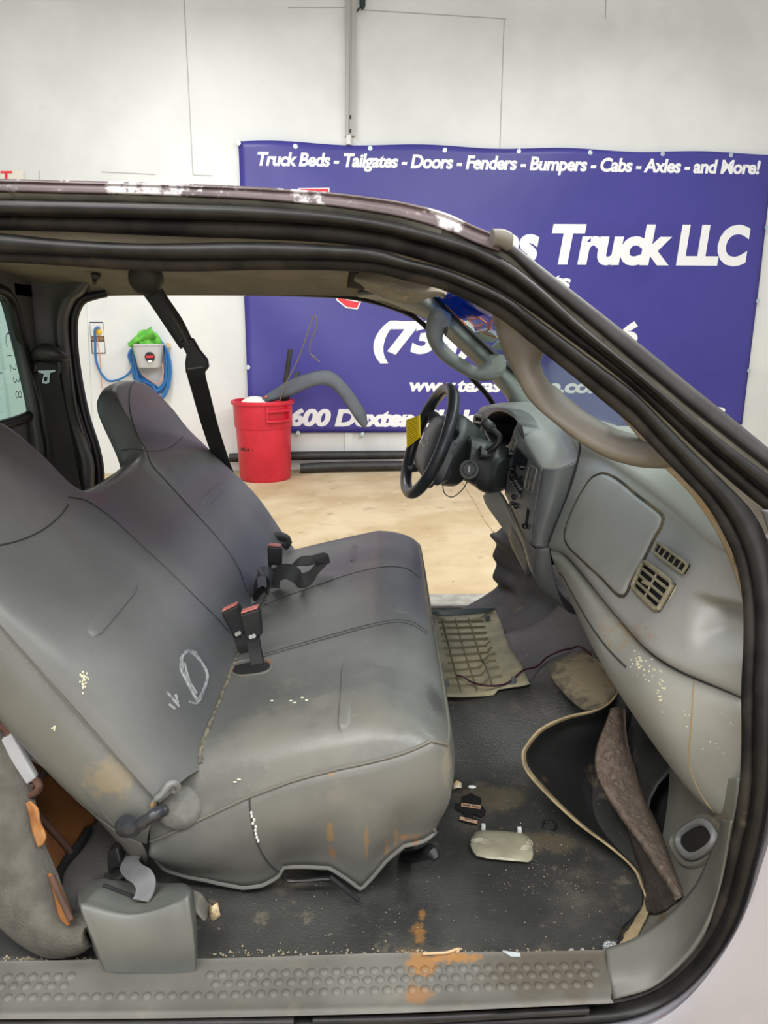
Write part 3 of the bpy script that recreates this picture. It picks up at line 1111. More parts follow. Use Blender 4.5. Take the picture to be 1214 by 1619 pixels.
# marker writing on the rear glass, running down
for ch, (x, y, s) in zip('C1238', ((15, 537, 1.25), (15.5, 562, .8), (21, 581, 1), (26, 600, 1), (29.5, 624, 1))):
    vs, fs = text_data(ch, 0, -.022)
    xm, ym = (max(v.x for v in vs) + min(v.x for v in vs)) / 2, (max(v.y for v in vs) + min(v.y for v in vs)) / 2
    c = atx(x, y, XR + .012)
    mb = MB()
    mb.add([c + V((0, (v.y - ym) * .058 * s, -(v.x - xm) * .058 * s)) for v in vs], fs)
    lab(mb.build('marker_character', bpy.data.materials.get('purple_marker') or mat('purple_marker', (66, 50, 110), .6), rwg, sm=False), 'purple marker pen ' + ch)

# floor pan, firewall, far sill and rocker
mb = MB()
mb.box((-.15, 1.78, .475), (2.1, 1.66, .05))
lab(mb.build('floor_pan', M_METAL, cab, sm=False), 'painted metal floor pan')
mb = MB()
mb.rails([[V((.88, y, .45)) for y in (1.02, 1.8, 2.6)], [V((.90, y, .8)) for y in (1.02, 1.8, 2.6)], [V((.90, y, 1.12)) for y in (1.02, 1.8, 2.6)]], 12, 10)
mb.build('firewall', M_DARK, cab, solid=.02)
mb = MB()
mb.hexa([V((-1.15, 2.56, .53)), V((.55, 2.56, .545)), V((.55, 2.70, .54)), V((-1.15, 2.70, .53))], [V((-1.15, 2.56, .44)), V((.55, 2.56, .44)), V((.55, 2.70, .44)), V((-1.15, 2.70, .44))])
lab(mb.build('far_sill', mat('dusty_sill', (176, 174, 164), .6, var=((150, 146, 136), 20)), cab, sm=False, bevel=.01), 'dusty pale far door sill')
mb = MB()
mb.box((-.2, 1.25, .36), (2.6, .12, .16))
mb.box((-.2, 2.25, .36), (2.6, .12, .16))
lab(mb.build('chassis_rail', M_DARK, cab, sm=False), 'dark chassis rails under the floor')
for x in (-.9, .8):
    for y in (1.25, 2.25):
        mb = MB()
        mb.box((x, y, .14), (.3, .2, .28))
        mb.build('support_block', M_DARK, cab, sm=False)

# near sill tread plate with raised dots
s_in = [(-420, 1524, .985), (-40, 1521, .985), (160, 1519, .985), (330, 1517, .985), (620, 1508, .985), (800, 1506, .985), (958, 1503, .985)]
s_o = [(-420, 1605, .895), (-40, 1602, .895), (160, 1600, .895), (330, 1598, .895), (620, 1592, .895), (800, 1585, .895), (966, 1577, .897)]
s_o2 = [(-420, 1615, .888), (-40, 1612, .888), (160, 1611, .888), (330, 1609, .888), (620, 1602, .888), (800, 1594, .888), (970, 1586, .890)]
mb = MB()
sd = [V((p.x, p.y + .012, p.z - .03)) for p in [pt(q) for q in s_in]]
mb.rails([sd, s_in, [(x, y + 6, Y - .008) for x, y, Y in s_in], [(x, y - 16, Y + .018) for x, y, Y in s_o], s_o, s_o2], 60, 26)
sb = mb.bvh()
for k in range(50):
    for r_, yy in enumerate((.30, .48, .70)):
        x = -8 + k * 20 + r_ % 2 * 9
        if 120 < x < 325 and r_ < 2 or x > 945:
            continue
        y = interp(x, [(-40, 1521), (330, 1517), (958, 1503)]) * (1 - yy) + interp(x, [(-40, 1602), (330, 1598), (966, 1577)]) * yy
        c = drop(x, y, sb, 0)
        if c is not None:
            mb.ball(c - V((0, 0, .0008)), (.0085, .0075, .0042), 12, 6)
lab(mb.build('sill_plate', M_SILL, cab), 'grey dimpled sill tread plate stained with orange rust')
sillb = mb.bvh()

# curved scuff trim at the front of the sill
c_in = [(958, 1503, .985), (1000, 1488, .99), (1040, 1464, 1.0), (1073, 1436, 1.0), (1105, 1400, 1.0), (1126, 1356, 1.0), (1140, 1325, .99), (1146, 1296, .985)]
c_m = [(962, 1545, .94), (1018, 1532, .945), (1066, 1502, .95), (1102, 1466, .95), (1128, 1420, .95), (1141, 1372, .95), (1147, 1332, .95), (1152, 1298, .95)]
c_o = [(968, 1580, .92), (1030, 1563, .92), (1078, 1526, .92), (1112, 1482, .92), (1137, 1424, .925), (1150, 1368, .93), (1156, 1332, .93), (1162, 1298, .93)]
mb = MB()
mb.rails([c_in, c_m, c_o], 50, 14)
mb.build('scuff_trim', M_SCUFF, cab, solid=.006)

# cowl side metal with its oval hole
k_r = [[(1168, 1230, .99), (1160, 1290, .98), (1146, 1330, .98), (1130, 1372, .985), (1100, 1420, .99), (1050, 1468, .995), (1000, 1500, 1.0)],
       [(1120, 1230, 1.13), (1112, 1290, 1.12), (1100, 1340, 1.11), (1085, 1385, 1.10), (1060, 1430, 1.07), (1022, 1470, 1.04), (985, 1500, 1.01)],
       [(1075, 1190, 1.28), (1072, 1260, 1.26), (1066, 1320, 1.22), (1055, 1375, 1.18), (1035, 1425, 1.12), (1000, 1472, 1.055), (965, 1502, 1.01)],
       [(1060, 1170, 1.36), (1056, 1250, 1.33), (1048, 1310, 1.28), (1036, 1370, 1.22), (1015, 1425, 1.13), (985, 1474, 1.06), (950, 1503, 1.01)]]
mb = MB()  # dark coloured sheet put in as the shade below the dash end
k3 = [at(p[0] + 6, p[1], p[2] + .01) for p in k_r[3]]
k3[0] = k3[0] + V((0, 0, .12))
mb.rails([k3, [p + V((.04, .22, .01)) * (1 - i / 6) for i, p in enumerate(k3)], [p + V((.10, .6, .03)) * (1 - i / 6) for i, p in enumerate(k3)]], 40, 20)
lab(mb.build('underdash_shade_sheet', mat('underdash_shade_colour', (40, 40, 38), .8, var=((30, 30, 30), 7), dirt=((84, 76, 60), 6, .6, .2, .5)), cab, solid=.008, off=1), 'dark sheet standing in for the shade under the dashboard end')
mb = MB()
mb.rails(k_r, 50, 40)
kb = mb.bvh()
mb.build('cowl_side', M_METAL, cab, solid=.003, off=1)


def oval(cx_, cy_, a, b, rot, n=48):
    out = []
    for i in range(n):
        t_ = 2 * PI * i / n
        c, s = math.cos(t_), math.sin(t_)
        e = .75
        x, y = a * math.copysign(abs(c) ** e, c), b * math.copysign(abs(s) ** e, s)
        out.append((cx_ + x * math.cos(rot) - y * math.sin(rot), cy_ + x * math.sin(rot) + y * math.cos(rot)))
    return out


mb = MB()
mb.tube([drop(x, y, kb, .004) for x, y in oval(1105, 1328, 29, 23, -.6)], .007, 8, closed=True)
ho = mb.build('access_hole_rim', mat('pale_metal_rim', (150, 152, 152), .45, .2), cab)
lab(ho, 'pale grey rim round the oval hole')
mb = MB()
mb.prism([drop(x, y, kb, .003) for x, y in oval(1105, 1328, 26, 20, -.6)], V((-.001, -.001, .001)))
lab(mb.build('access_hole', M_DARK, ho, sm=False), 'dark oval hole')
mb = MB()
mb.tube([drop(x, y, kb, .0) for x, y in oval(1103, 1330, 40, 33, -.6) if drop(x, y, kb) is not None], .006, 8, closed=True)
lab(mb.build('hole_boss', M_METAL, cab), 'raised metal round the oval hole')

# outer body paint at the lower right corner and along the bottom
b_in = [(1202, 806), (1209, 824), (1218, 856), (1228, 920), (1231, 1000), (1226, 1180), (1218, 1250), (1209, 1310), (1192, 1362), (1174, 1426), (1150, 1478), (1112, 1528), (1068, 1570), (1022, 1596), (975, 1610), (915, 1614), (660, 1617), (300, 1619), (-40, 1620), (-420, 1622)]
b_m = [(1240, 812), (1252, 834), (1260, 870), (1262, 930), (1262, 1000), (1256, 1180), (1248, 1270), (1238, 1330), (1224, 1385), (1204, 1450), (1180, 1505), (1140, 1560), (1092, 1608), (1040, 1640), (985, 1655), (920, 1662), (660, 1668), (300, 1670), (-40, 1670), (-420, 1672)]
b_o = [(1400, 830), (1420, 850), (1430, 880), (1430, 930), (1430, 1000), (1430, 1180), (1430, 1300), (1420, 1400), (1410, 1500), (1400, 1600), (1380, 1700), (1300, 1740), (1200, 1770), (1100, 1790), (1000, 1800), (920, 1800), (660, 1800), (300, 1800), (-40, 1800), (-420, 1800)]
mb = MB()
mb.rails([rl(b_in, .01), rl([((a * 2 + c) / 3, (b * 2 + d) / 3) for (a, b), (c, d) in zip(b_in, b_m)], -.012), rl(b_m, -.03), rl(b_o, -.035)], 90, 16)
mb.build('body_side', M_BODY, cab, solid=.003)
mb = MB()
mb.etube(rl([(-40, 1611), (200, 1610), (465, 1606)], -.004), rl([(-40, 1632), (200, 1631), (465, 1628)], -.02), .01, 10, 20)
mb.etube(rl([(495, 1605), (640, 1602), (780, 1596), (930, 1590)], -.004), rl([(495, 1622), (640, 1620), (780, 1612), (930, 1604)], -.012), .008, 10, 20)
lab(mb.build('rocker_seal', M_SEAL, cab), 'black seal strips along the sill edge')

# windshield and what is scrawled on it
ws = [[V((.155, 2.42, zz(.105))), V((.43, 2.42, zz(-.125))), V((.66, 2.44, zz(-.30)))],
      [V((.23, 1.75, zz(.11))), V((.52, 1.75, zz(-.115))), V((.74, 1.75, zz(-.295)))],
      [V((.19, 1.17, zz(.08))), V((.46, 1.14, zz(-.125))), V((.68, 1.12, zz(-.31)))]]
mb = MB()
mb.rails(ws, 24, 18)
wsb = mb.bvh()
wso = mb.build('windshield', M_GLASSW, cab, solid=.004)
M_TINT = glass_mat('blue_shade_band', (110, 156, 214))
mb = MB()
mb.rails([[V((.157, 2.41, zz(.100))), V((.232, 1.75, zz(.105))), V((.192, 1.18, zz(.075)))], [V((.235, 2.41, zz(.035))), V((.31, 1.75, zz(.045))), V((.27, 1.18, zz(.018)))]], 24, 6)
lab(mb.build('shade_band', M_TINT, wso, solid=.001), 'blue tinted band along the top of the windshield')


def wsd(x, y):
    return drop(x, y, wsb, .004)


def scrawl(name, strokes, r, m, lb):
    mb = MB()
    for s in strokes:
        p = [wsd(x, y) for x, y in s]
        p = [q for q in p if q is not None]
        if len(p) > 1:
            mb.tube(p, r, 6)
    if mb.v:
        lab(mb.build(name, m, wso), lb)


scrawl('orange_scrawl', [[(706, 480), (722, 497), (740, 515), (757, 532), (766, 540)], [(738, 500), (748, 498), (760, 501), (748, 503), (741, 504), (752, 515), (765, 510), (756, 520)],
                         [(760, 501), (770, 508), (775, 520), (779, 505), (781, 500), (776, 512), (770, 524)], [(758, 520), (772, 528), (786, 532)]], .0022, mat('orange_marker', (206, 112, 74), .6), 'orange marker scrawl on the glass')
mb = MB()
for poly in ([(752, 524), (770, 520), (782, 526), (790, 534), (778, 540), (765, 536)], [(778, 548), (788, 538), (796, 542), (797, 552), (788, 552)], [(770, 548), (782, 558), (796, 570), (790, 560)], [(785, 508), (790, 512), (792, 524), (786, 520)]):
    q = [wsd(x, y) for x, y in poly]
    if all(p is not None for p in q):
        mb.prism(q, V((0, 0, .0012)))
if mb.v:
    lab(mb.build('white_daubs', mat('white_chalk', (222, 234, 232), .8), wso, sm=False), 'white paint daubs on the glass')

# far A pillar trim and its grab handle
a_l = [(566, 470), (610, 478), (650, 494), (686, 513), (706, 533), (742, 567), (781, 606), (806, 640), (812, 690)]
a_m = [(610, 462), (650, 468), (674, 482), (708, 514), (736, 540), (770, 574), (806, 610), (826, 642), (836, 690)]
a_r = [(640, 452), (676, 460), (690, 470), (728, 508), (772, 550), (812, 586), (846, 614), (876, 640), (900, 680)]
mb = MB()
mb.rails([[(x, y, 2.50) for x, y in a_l], [(x + 3, y - 3, 2.44) for x, y in a_l], [(x, y, 2.38) for x, y in a_m], [(x, y, 2.40) for x, y in a_r]], 50, 20)
mb.build('far_pillar_trim', M_APIL, cab, solid=.012, off=1)
mb = MB()
mb.tube(crom([(x, y, 2.385) for x, y in ((684, 466), (690, 471), (728, 509), (772, 551), (812, 587), (846, 615))], 40), .008, 8)
lab(mb.build('windshield_edge', M_BLK, cab), 'black edge line of the windshield')
gA = [(712, 497), (690, 486), (676, 502), (674, 530), (686, 556), (706, 575), (730, 590), (752, 600), (775, 601), (792, 594), (799, 578), (792, 562)]
gB = [(704, 532), (704, 521), (700, 533), (701, 540), (707, 548), (720, 560), (735, 570), (750, 579), (760, 580), (768, 572), (775, 562), (782, 560)]
mb = MB()
mb.etube([(x, y, 2.31) for x, y in gA], [(x, y, 2.30) for x, y in gB], .028, 18, 90, even=False, sq=.85)
gh = mb.build('grab_handle', M_APIL, cab)
lab(gh, 'grey grab handle on the far pillar')
for c_, a, b, r in (((698, 505), 9, 14, -.6), ((786, 577), 9, 12, -.5)):
    mb = MB()
    q = [at(x, y, 2.278) for x, y in oval(c_[0], c_[1], a, b, r, 24)]
    mb.prism(q, V((0, .02, 0)))
    mb.build('screw_cap', M_APIL, gh, bevel=.002)

# sun visor at the far side, folded up, with a warning label
mb = MB()
v_t = [(560, 428), (600, 432), (640, 440), (690, 452), (705, 460)]
v_b = [(558, 452), (585, 462), (615, 474), (648, 480), (690, 468)]
mb.rails([[(x, y, 2.1) for x, y in v_t], [(x, (y + interp(x, v_b)) / 2 + 2, 2.07) for x, y in v_t], [(x, y, 2.14) for x, y in v_b]], 30, 14)
vb = mb.bvh()
vis = mb.build('sun_visor', mat('visor_cloth', (168, 160, 144), .9, var=((150, 142, 126), 16), bump=(160, .3, .001)), cab, solid=.018)
mb = MB()
for q in ([(600, 455), (618, 447), (655, 464), (640, 474)],):
    pp = [drop(x, y, vb, .002) for x, y in q]
    if all(p is not None for p in pp):
        mb.prism(pp, V((0, -.001, 0)))
if mb.v:
    lab(mb.build('visor_label', mat('visor_label', (190, 178, 156), .7, var=((160, 140, 110), 60)), vis, sm=False), 'pale printed label on the visor')
mb = MB()
mb.etube([(563, 426, 2.12), (554, 436, 2.12), (552, 448, 2.12), (558, 456, 2.12)], [(567, 426, 2.1), (573, 436, 2.1), (574, 448, 2.1), (566, 456, 2.1)], .03, 12, 18)
lab(mb.build('visor_end', mat('dark_visor_end', (66, 60, 52), .9), vis), 'dark open end of the visor')
mb = MB()
c = at(152, 436, 2.30)
mb.lathe([(0, .03), (.010, .028), (.013, .012), (.015, 0)], c, 14, V((.2, -1, -.3)))
mb.tube([c + V((0, -.018, -.01)), c + V((.006, -.034, -.022))], .006, 8)
lab(mb.build('coat_hook', mat('dark_hook', (62, 58, 54), .6), cab), 'small dark coat hook on the far roof rail')
# ------------------------------------------------------------------ bench seat
_p = dict(bump=(260, .4, .0012), dirt=((128, 126, 116), 3.2, .56, .25, .6))
M_VIN = mat('grey_vinyl', (99, 100, 96), .38, var=((86, 87, 85), 5), **_p,
            spots=[(at(500, 1180, 1.2), (.3, .14, .2), (124, 122, 112), 9, .45), (at(640, 1120, 1.35), (.16, .2, .2), (112, 114, 112), 12, .4), (at(690, 1105, 1.28), (.03, .07, .05), (62, 60, 56), 70, .6), (at(548, 1060, 1.45), (.02, .12, .05), (72, 70, 64), 60, .5), (at(470, 1106, 1.35), (.06, .06, .05), (136, 130, 112), 60, .5)],
            more=[((142, 140, 130), 14, .64, .1, .5), ((70, 72, 72), 7, .58, .2, .6), ((160, 158, 146), 60, .70, .05, .5)])
M_VINS = mat('grey_vinyl_side', (102, 102, 97), .42, var=((90, 90, 86), 5), bump=(170, .28, .0012), dirt=((140, 134, 118), 4, .58, .25, .5),
             spots=[(at(521, 1330, 1.1), (.009, .1, .05), (146, 112, 66), 40, .6), (at(579, 1350, 1.1), (.005, .1, .06), (146, 112, 66), 30, .6), (at(626, 1345, 1.1), (.006, .1, .055), (150, 114, 66), 30, .65), (at(612, 1370, 1.1), (.008, .1, .03), (150, 114, 66), 30, .6), (at(645, 1350, 1.1), (.05, .1, .012), (150, 104, 54), 60, .7),
                    (at(525, 1374, 1.1), (.012, .1, .022), (150, 100, 48), 50, .7), (at(522, 1232, 1.1), (.008, .1, .014), (150, 106, 60), 50, .6), (at(706, 1210, 1.14), (.012, .1, .07), (138, 128, 104), 26, .4)])
M_VINB = mat('grey_vinyl_back', (100, 101, 99), .38, var=((90, 91, 90), 4), bump=(260, .35, .001), dirt=((118, 117, 112), 3, .58, .25, .5), more=[((84, 85, 84), 8, .6, .2, .4)])
M_VINBS = mat('grey_vinyl_bolster', (98, 99, 95), .42, var=((88, 89, 86), 4), bump=(170, .25, .0012), dirt=((132, 128, 116), 4, .62, .2, .4),
              spots=[(at(180, 1222, 1.1), (.055, .1, .05), (132, 118, 92), 40, .6)])
M_PIPE = mat('dark_seam', (52, 53, 54), .55)
M_FUZZ = mat('grey_seat_carpet', (122, 122, 118), .95, var=((104, 104, 100), 40), bump=(300, .6, .003))
M_FOAM = mat('crumbling_foam', (150, 96, 48), .95, var=((140, 82, 38), 60), bump=(150, 1, .006))

seat = thing('bench_seat', 'worn grey vinyl bench seat with two high backs across the truck cab', 'seat', V((-.12, 1.75, .52)))
E_ = EYE.z
# cushion ---------------------------------------------------------------
XR_, XF_ = -.42, .125
YN, YF_ = 1.125, 2.50
ztop = lambda x: interp(x, [(-.46, -.77), (-.36, -.745), (-.25, -.715), (-.12, -.684), (-.02, -.662), (.13, -.655)])
zpn = lambda x: interp(x, [(-.44, -.895), (-.40, -.878), (-.348, -.853), (-.244, -.803), (-.16, -.770), (-.074, -.744), (.036, -.716), (.09, -.700), (.13, -.694)])


def cush(a, b):
    """a in [-1,1] rear..front, b in [-1,1] near..far"""
    x = (XR_ + XF_) / 2 + (XF_ - XR_) / 2 * a * (1 - .05 * abs(b) ** 10 * (a > 0))
    wob = .012 * math.sin(b * 6) * 0
    y = (YN + YF_) / 2 + (YF_ - YN) / 2 * b * (1 - .03 * max(a, 0) ** 10)
    zt = ztop(x)
    qx = min(max((x - (XF_ - .17)) / .17, 0), 1)
    qn = min(max((YN + .10 - y) / .10, 0), 1)
    qf = min(max((y - (YF_ - .14)) / .14, 0), 1)
    fr = .075 * (1 - math.sqrt(max(1 - qx ** 2.0, 0)))
    dn = (zt - fr * .3 - zpn(x))
    nr = max(dn, .02) * (1 - math.sqrt(max(1 - qn ** 2, 0)))
    fa = .07 * (1 - math.sqrt(max(1 - qf ** 2, 0)))
    q = (fr ** 2 + nr ** 2) ** .5 if qn > 0 and qx > 0 else fr + nr
    if qn > 0 and qx > 0:
        q = max(fr, nr) + .25 * min(fr, nr)
    soft = .006 * math.sin(y * 9) * math.sin(x * 11)
    return V((x, y, E_ + zt - q - fa + soft))


NA, NB = 70, 120
tt = [2 * i / NA - 1 for i in range(NA + 1)]


def warp(t):
    return math.copysign(abs(t) ** .8, t)


rows = [[cush(warp(tt[i]), warp(2 * j / NB - 1)) for j in range(NB + 1)] for i in range(NA + 1)]
mb = MB()
mb.grid(rows)
cb = mb.bvh()
mb.build('cushion', M_VIN, seat)
# boundary: near edge rear->front, front edge near->far, far edge front->rear, rear edge far->near
near = [rows[i][0] for i in range(NA + 1)]
front = [rows[NA][j] for j in range(1, NB + 1)]
far = [rows[i][NB] for i in range(NA - 1, -1, -1)]
loop = near + front + far
zbn = lambda x: interp(x, [(-.46, -.90), (-.432, -.90), (-.422, -.94), (-.405, -.965), (-.36, -.985), (-.31, -1.0), (-.263, -1.006), (-.225, -1.0), (-.197, -.985), (-.186, -.965), (-.10, -.962), (-.07, -.985), (-.043, -1.012), (-.02, -.985), (.005, -.95), (.038, -.916), (.096, -.902), (.14, -.888)])
rws = []
for k in range(13):
    s = k / 12
    r = []
    for i, p in enumerate(loop):
        if i <= NA:
            f = i / NA
            zb = E_ + zbn(p.x)
            out = V((0, -1, 0)) if p.x < .06 else V((smooth(.06, .125, p.x), -1 + smooth(.06, .125, p.x) * .3, 0)).normalized()
        elif i <= NA + NB:
            zb = E_ - .888 + .0 * i
            out = V((1, 0, 0))
        else:
            zb = E_ - .93
            out = V((0, 1, 0))
        bul = .016 * math.sin(PI * min(s * 1.15, 1)) - .022 * s ** 2
        rip = .003 * math.sin(p.x * 40 + s * 5) * s if i <= NA else 0
        r.append(V((p.x, p.y, p.z + (zb - p.z) * s)) + out * (bul + rip))
    rws.append(r)
mb = MB()
mb.grid(rws)
bxb = mb.bvh()
lab(mb.build('cushion_skirt', M_VINS, seat, solid=.005), 'paler dusty vinyl skirt with rust streaks')
mb = MB()
mb.tube(loop[:NA + NB], .0032, 8)
lab(mb.build('piping', mat('dusty_piping', (104, 102, 94), .5, dirt=((176, 132, 70), 9, .6, .1, .7)), seat), 'dusty piping round the cushion')
mb = MB()
mb.tube([V(p) + V((0, -.001, 0)) for p in rws[-1][:NA + 20]], .004, 8)
lab(mb.build('skirt_hem', mat('frayed_hem', (102, 102, 98), .85, dirt=((146, 98, 50), 20, .6, .08, .8)), seat), 'pale frayed hem of the skirt')
mb = MB()
mb.box((-.14, 1.8, E_ - .90), (.44, 1.2, .06))
mb.box((-.14, 1.8, E_ - .84), (.40, 1.3, .10))
lab(mb.build('seat_frame', M_DARK, seat, sm=False), 'dark steel frame under the cushion')
mb = MB()
for x in (-.28, .03):
    for y in (1.3, 2.2):
        mb.box((x, y, E_ - .99), (.06, .05, .12))
mb.build('seat_riser', M_DARK, seat, sm=False)
mb = MB()
mb.etube([(452, 1380, 1.14), (452, 1388, 1.14), (520, 1386, 1.14)], [(452, 1386, 1.13), (452, 1393, 1.13), (522, 1391, 1.13)], .004, 8, 14)
mb.tube([at(522, 1386, 1.12), at(568, 1424, 1.115)], .004, 8)
lab(mb.build('hem_rod', M_BLK, seat), 'black rod clipped along the skirt hem')
mb = MB()
mb.tube(crom([(640, 1356, 1.25), (665, 1352, 1.2), (684, 1348, 1.15), (690, 1358, 1.14)], 16), [.012] * 12 + [.014, .015, .013, .008], 10)
lab(mb.build('slide_handle', M_BLK, seat), 'black slide lever under the front of the cushion')


def seam(name, pts, b, r=.0013, m=None, parent=None, lift=.0004, n=50):
    p = dropline(pts, b, n, lift)
    mb = MB()
    if len(p) > 2:
        mb.tube(p, r, 6)
    return mb.build(name, m or M_PIPE, parent or seat)


seam('cushion_seam', [(664, 914), (645, 900), (612, 896), (560, 906), (500, 926), (450, 944), (418, 957)], cb)
seam('cushion_seam', [(676, 1000), (655, 985), (630, 980), (590, 986), (530, 1002), (470, 1019), (412, 1036)], cb)
seam('cushion_seam', [(676, 1004), (655, 990), (630, 984), (590, 990), (530, 1006), (470, 1023), (412, 1040)], cb)
seam('skirt_seam', [(394, 1262), (396, 1285), (401, 1312), (412, 1345), (428, 1368), (447, 1383)], bxb, .0018)
mb = MB()
for i in range(9):
    p = drop(397 + i * 1.5 + random.uniform(-2, 2), 1285 + i * 5.5, bxb, .001)
    if p:
        mb.ball(p, (.0025, .002, .004), 6, 5)
lab(mb.build('torn_threads', mat('white_thread', (206, 204, 196), .8), seat), 'white torn threads along the skirt seam')


def tab_(name, quad, b, w, m=None):
    """raised pull tab strip pressed into the vinyl, quad = centre line pixels"""
    p = dropline(quad, b, 24, .0)
    mb = MB()
    side = (p[-1] - p[0]).cross(EYE - p[0]).normalized()
    rows = []
    for i, q in enumerate(p):
        k = min(i, len(p) - 1 - i)
        ww = w * (.5 + .5 * min(k / 3, 1))
        hh = .0065 * min(k / 2, 1)
        dv = (EYE - q).normalized()
        rows.append([q + side * (ww * math.cos(PI * t_ / 8) / 2) + dv * (hh * math.sin(PI * t_ / 8) ** .5 - .001) for t_ in range(9)])
    mb.grid(rows)
    return mb.build(name, m or M_VIN, seat)


tab_('cushion_tab', [(549, 1042), (547, 1100), (543, 1158)], cb, .022)
tab_('cushion_tab', [(563, 860), (561, 888)], cb, .03)
mb = MB()
pe = dropline(oval(397, 1056, 32, 12, -.12) + [oval(397, 1056, 32, 12, -.12)[0]], cb, 60, .001)
mb.tube(pe[:-1], .003, 8, closed=True)
lab(mb.build('buckle_slot', mat('rusty_slot_edge', (104, 102, 96), .8, dirt=((150, 92, 44), 22, .52, .08, .9)), seat), 'rust stained edge of the slot in the cushion')
mb = MB()
pp = [drop(x, y, cb, .0012) for x, y in oval(397, 1057, 30, 9, -.12)]
mb.prism(pp, V((0, 0, -.001)))
lab(mb.build('slot_opening', M_DARK, seat, sm=False), 'dark slot')
mb = MB()
pp = [drop(x, y, cb, .001) for x, y in ((352, 1066), (360, 1056), (378, 1054), (395, 1047), (416, 1046), (430, 1049), (424, 1056), (400, 1052), (385, 1060), (366, 1068))]
mb.prism(pp, V((0, 0, -.0008)))
lab(mb.build('foam_tear', M_FOAM, seat, sm=False), 'orange foam showing in the tear')

# back ------------------------------------------------------------------
ANG = math.radians(35)
BT = V((-math.sin(ANG), 0, math.cos(ANG)))       # up along the back
BN = V((math.cos(ANG), 0, math.sin(ANG)))        # out of the front face
B0 = V((-.40, 0, E_ - .76))
ttop = [(1.085, .46), (1.10, .49), (1.115, .53), (1.135, .58), (1.15, .62), (1.165, .66), (1.19, .695), (1.23, .725), (1.30, .742), (1.38, .745), (1.44, .735), (1.48, .715), (1.507, .685), (1.525, .645), (1.54, .59), (1.555, .545), (1.575, .515), (1.61, .503),
        (1.75, .498), (1.90, .503), (1.98, .51), (2.02, .52), (2.05, .545), (2.07, .585), (2.09, .64), (2.115, .69), (2.15, .72), (2.21, .738), (2.30, .745), (2.40, .738), (2.45, .72), (2.485, .68), (2.50, .63), (2.512, .57), (2.53, .51), (2.555, .45), (2.58, .38), (2.605, .27), (2.62, .14)]


def tsm(y):
    return sum(interp(y + d, ttop) for d in (-.012, -.006, 0, .006, .012)) / 5


YB0, YB1 = 1.085, 2.62
NY, NT = 190, 56
rows = []
for j in range(NY + 1):
    u = j / NY
    y = YB0 + (YB1 - YB0) * (.5 - .5 * math.cos(PI * u)) * .35 + (YB1 - YB0) * u * .65
    T = tsm(y)
    e = min((y - YB0) / .14, 1)
    e2 = min((YB1 - y) / .12, 1)
    endN = math.sqrt(max(1 - (1 - e) ** 2, 0))
    endF = math.sqrt(max(1 - (1 - e2) ** 2, 0))
    mid = smooth(1.56, 1.68, y) * (1 - smooth(1.95, 2.06, y))
    ring = []
    tb = -.028 - .10 * smooth(1.10, 1.32, y)
    for i in range(NT):
        # front face upwards, over the top, back face downwards
        s = i / (NT - 1)
        if s < .62:
            k = s / .62
            t_ = tb + (T - .03 - tb) * k
            h = .0
            side = 1
        elif s < .76:
            k = (s - .62) / .14
            side = 0
        else:
            k = (s - .76) / .24
            t_ = (T - .03) + (tb - T + .03) * k
            side = -1

        def front(t_):
            belly = .046 * smooth(.62, .1, t_) + .01 * smooth(.5, .6, t_)
            lum = .012 * math.exp(-((t_ - .2) / .14) ** 2)
            return .012 * endN + (belly + lum) * min(endN, 1) * (.3 + .7 * endF) - .05 * (1 - endF) - .012 * mid * smooth(.3, .5, t_)

        def back(t_):
            return -.085 + .03 * smooth(.3, .7, t_) - .01 * smooth(.2, -.1, t_) + .06 * (1 - endF)
        if side == 1:
            n_ = front(t_)
        elif side == -1:
            n_ = back(t_)
        else:
            f_, b_ = front(T - .03), back(T - .03)
            a_ = PI * k
            n_ = (f_ + b_) / 2 + (f_ - b_) / 2 * math.cos(a_)
            t_ = T - .03 + .03 * math.sin(a_)
        ring.append(B0 + BT * t_ + BN * n_ + V((0, y, 0)))
    rows.append(ring)
mb = MB()
mb.grid(rows)
mb.f.append(tuple(len(mb.v) - NT + i for i in range(NT)))
bb = mb.bvh()
bko = mb.build('backrest', M_VINB, seat)

# near side bolster panel of the back
s_px = [(-70, 895), (0, 985), (60, 1054), (120, 1124), (180, 1190), (225, 1240), (250, 1266)]
l_px = [(-70, 1045), (0, 1136), (60, 1202), (120, 1262), (180, 1308), (215, 1328), (232, 1334)]
mb = MB()
sA = [at(x, y, 1.098) for x, y in s_px]
sB = [at(x, y, 1.10) for x, y in l_px]
mb.rails([[p + BN * .010 + V((0, .02, 0)) for p in sA], sA, [a.lerp(b, .3) + V((0, -.016, 0)) for a, b in zip(sA, sB)], [a.lerp(b, .7) + V((0, -.014, 0)) for a, b in zip(sA, sB)], sB, [p + V((-.012, .03, -.01)) for p in sB], [p + V((0, .12, .0)) for p in sB]], 60, 30)
sdb = mb.bvh()
lab(mb.build('back_bolster', M_VINBS, seat), 'paler dusty side panel of the backrest')
mb = MB()
mb.tube(crom(sA, 60), .003, 8)
lab(mb.build('bolster_piping', mat('grey_piping', (104, 104, 100), .5), seat), 'stitched piping of the side panel')
mb = MB()
for p in crom([q + V((-.004, -.004, -.006)) for q in sA], 90):
    mb.ball(p, (.0016, .0016, .0016), 5, 4)
lab(mb.build('bolster_stitching', mat('grey_thread', (126, 126, 120), .7), seat), 'row of grey stitches')

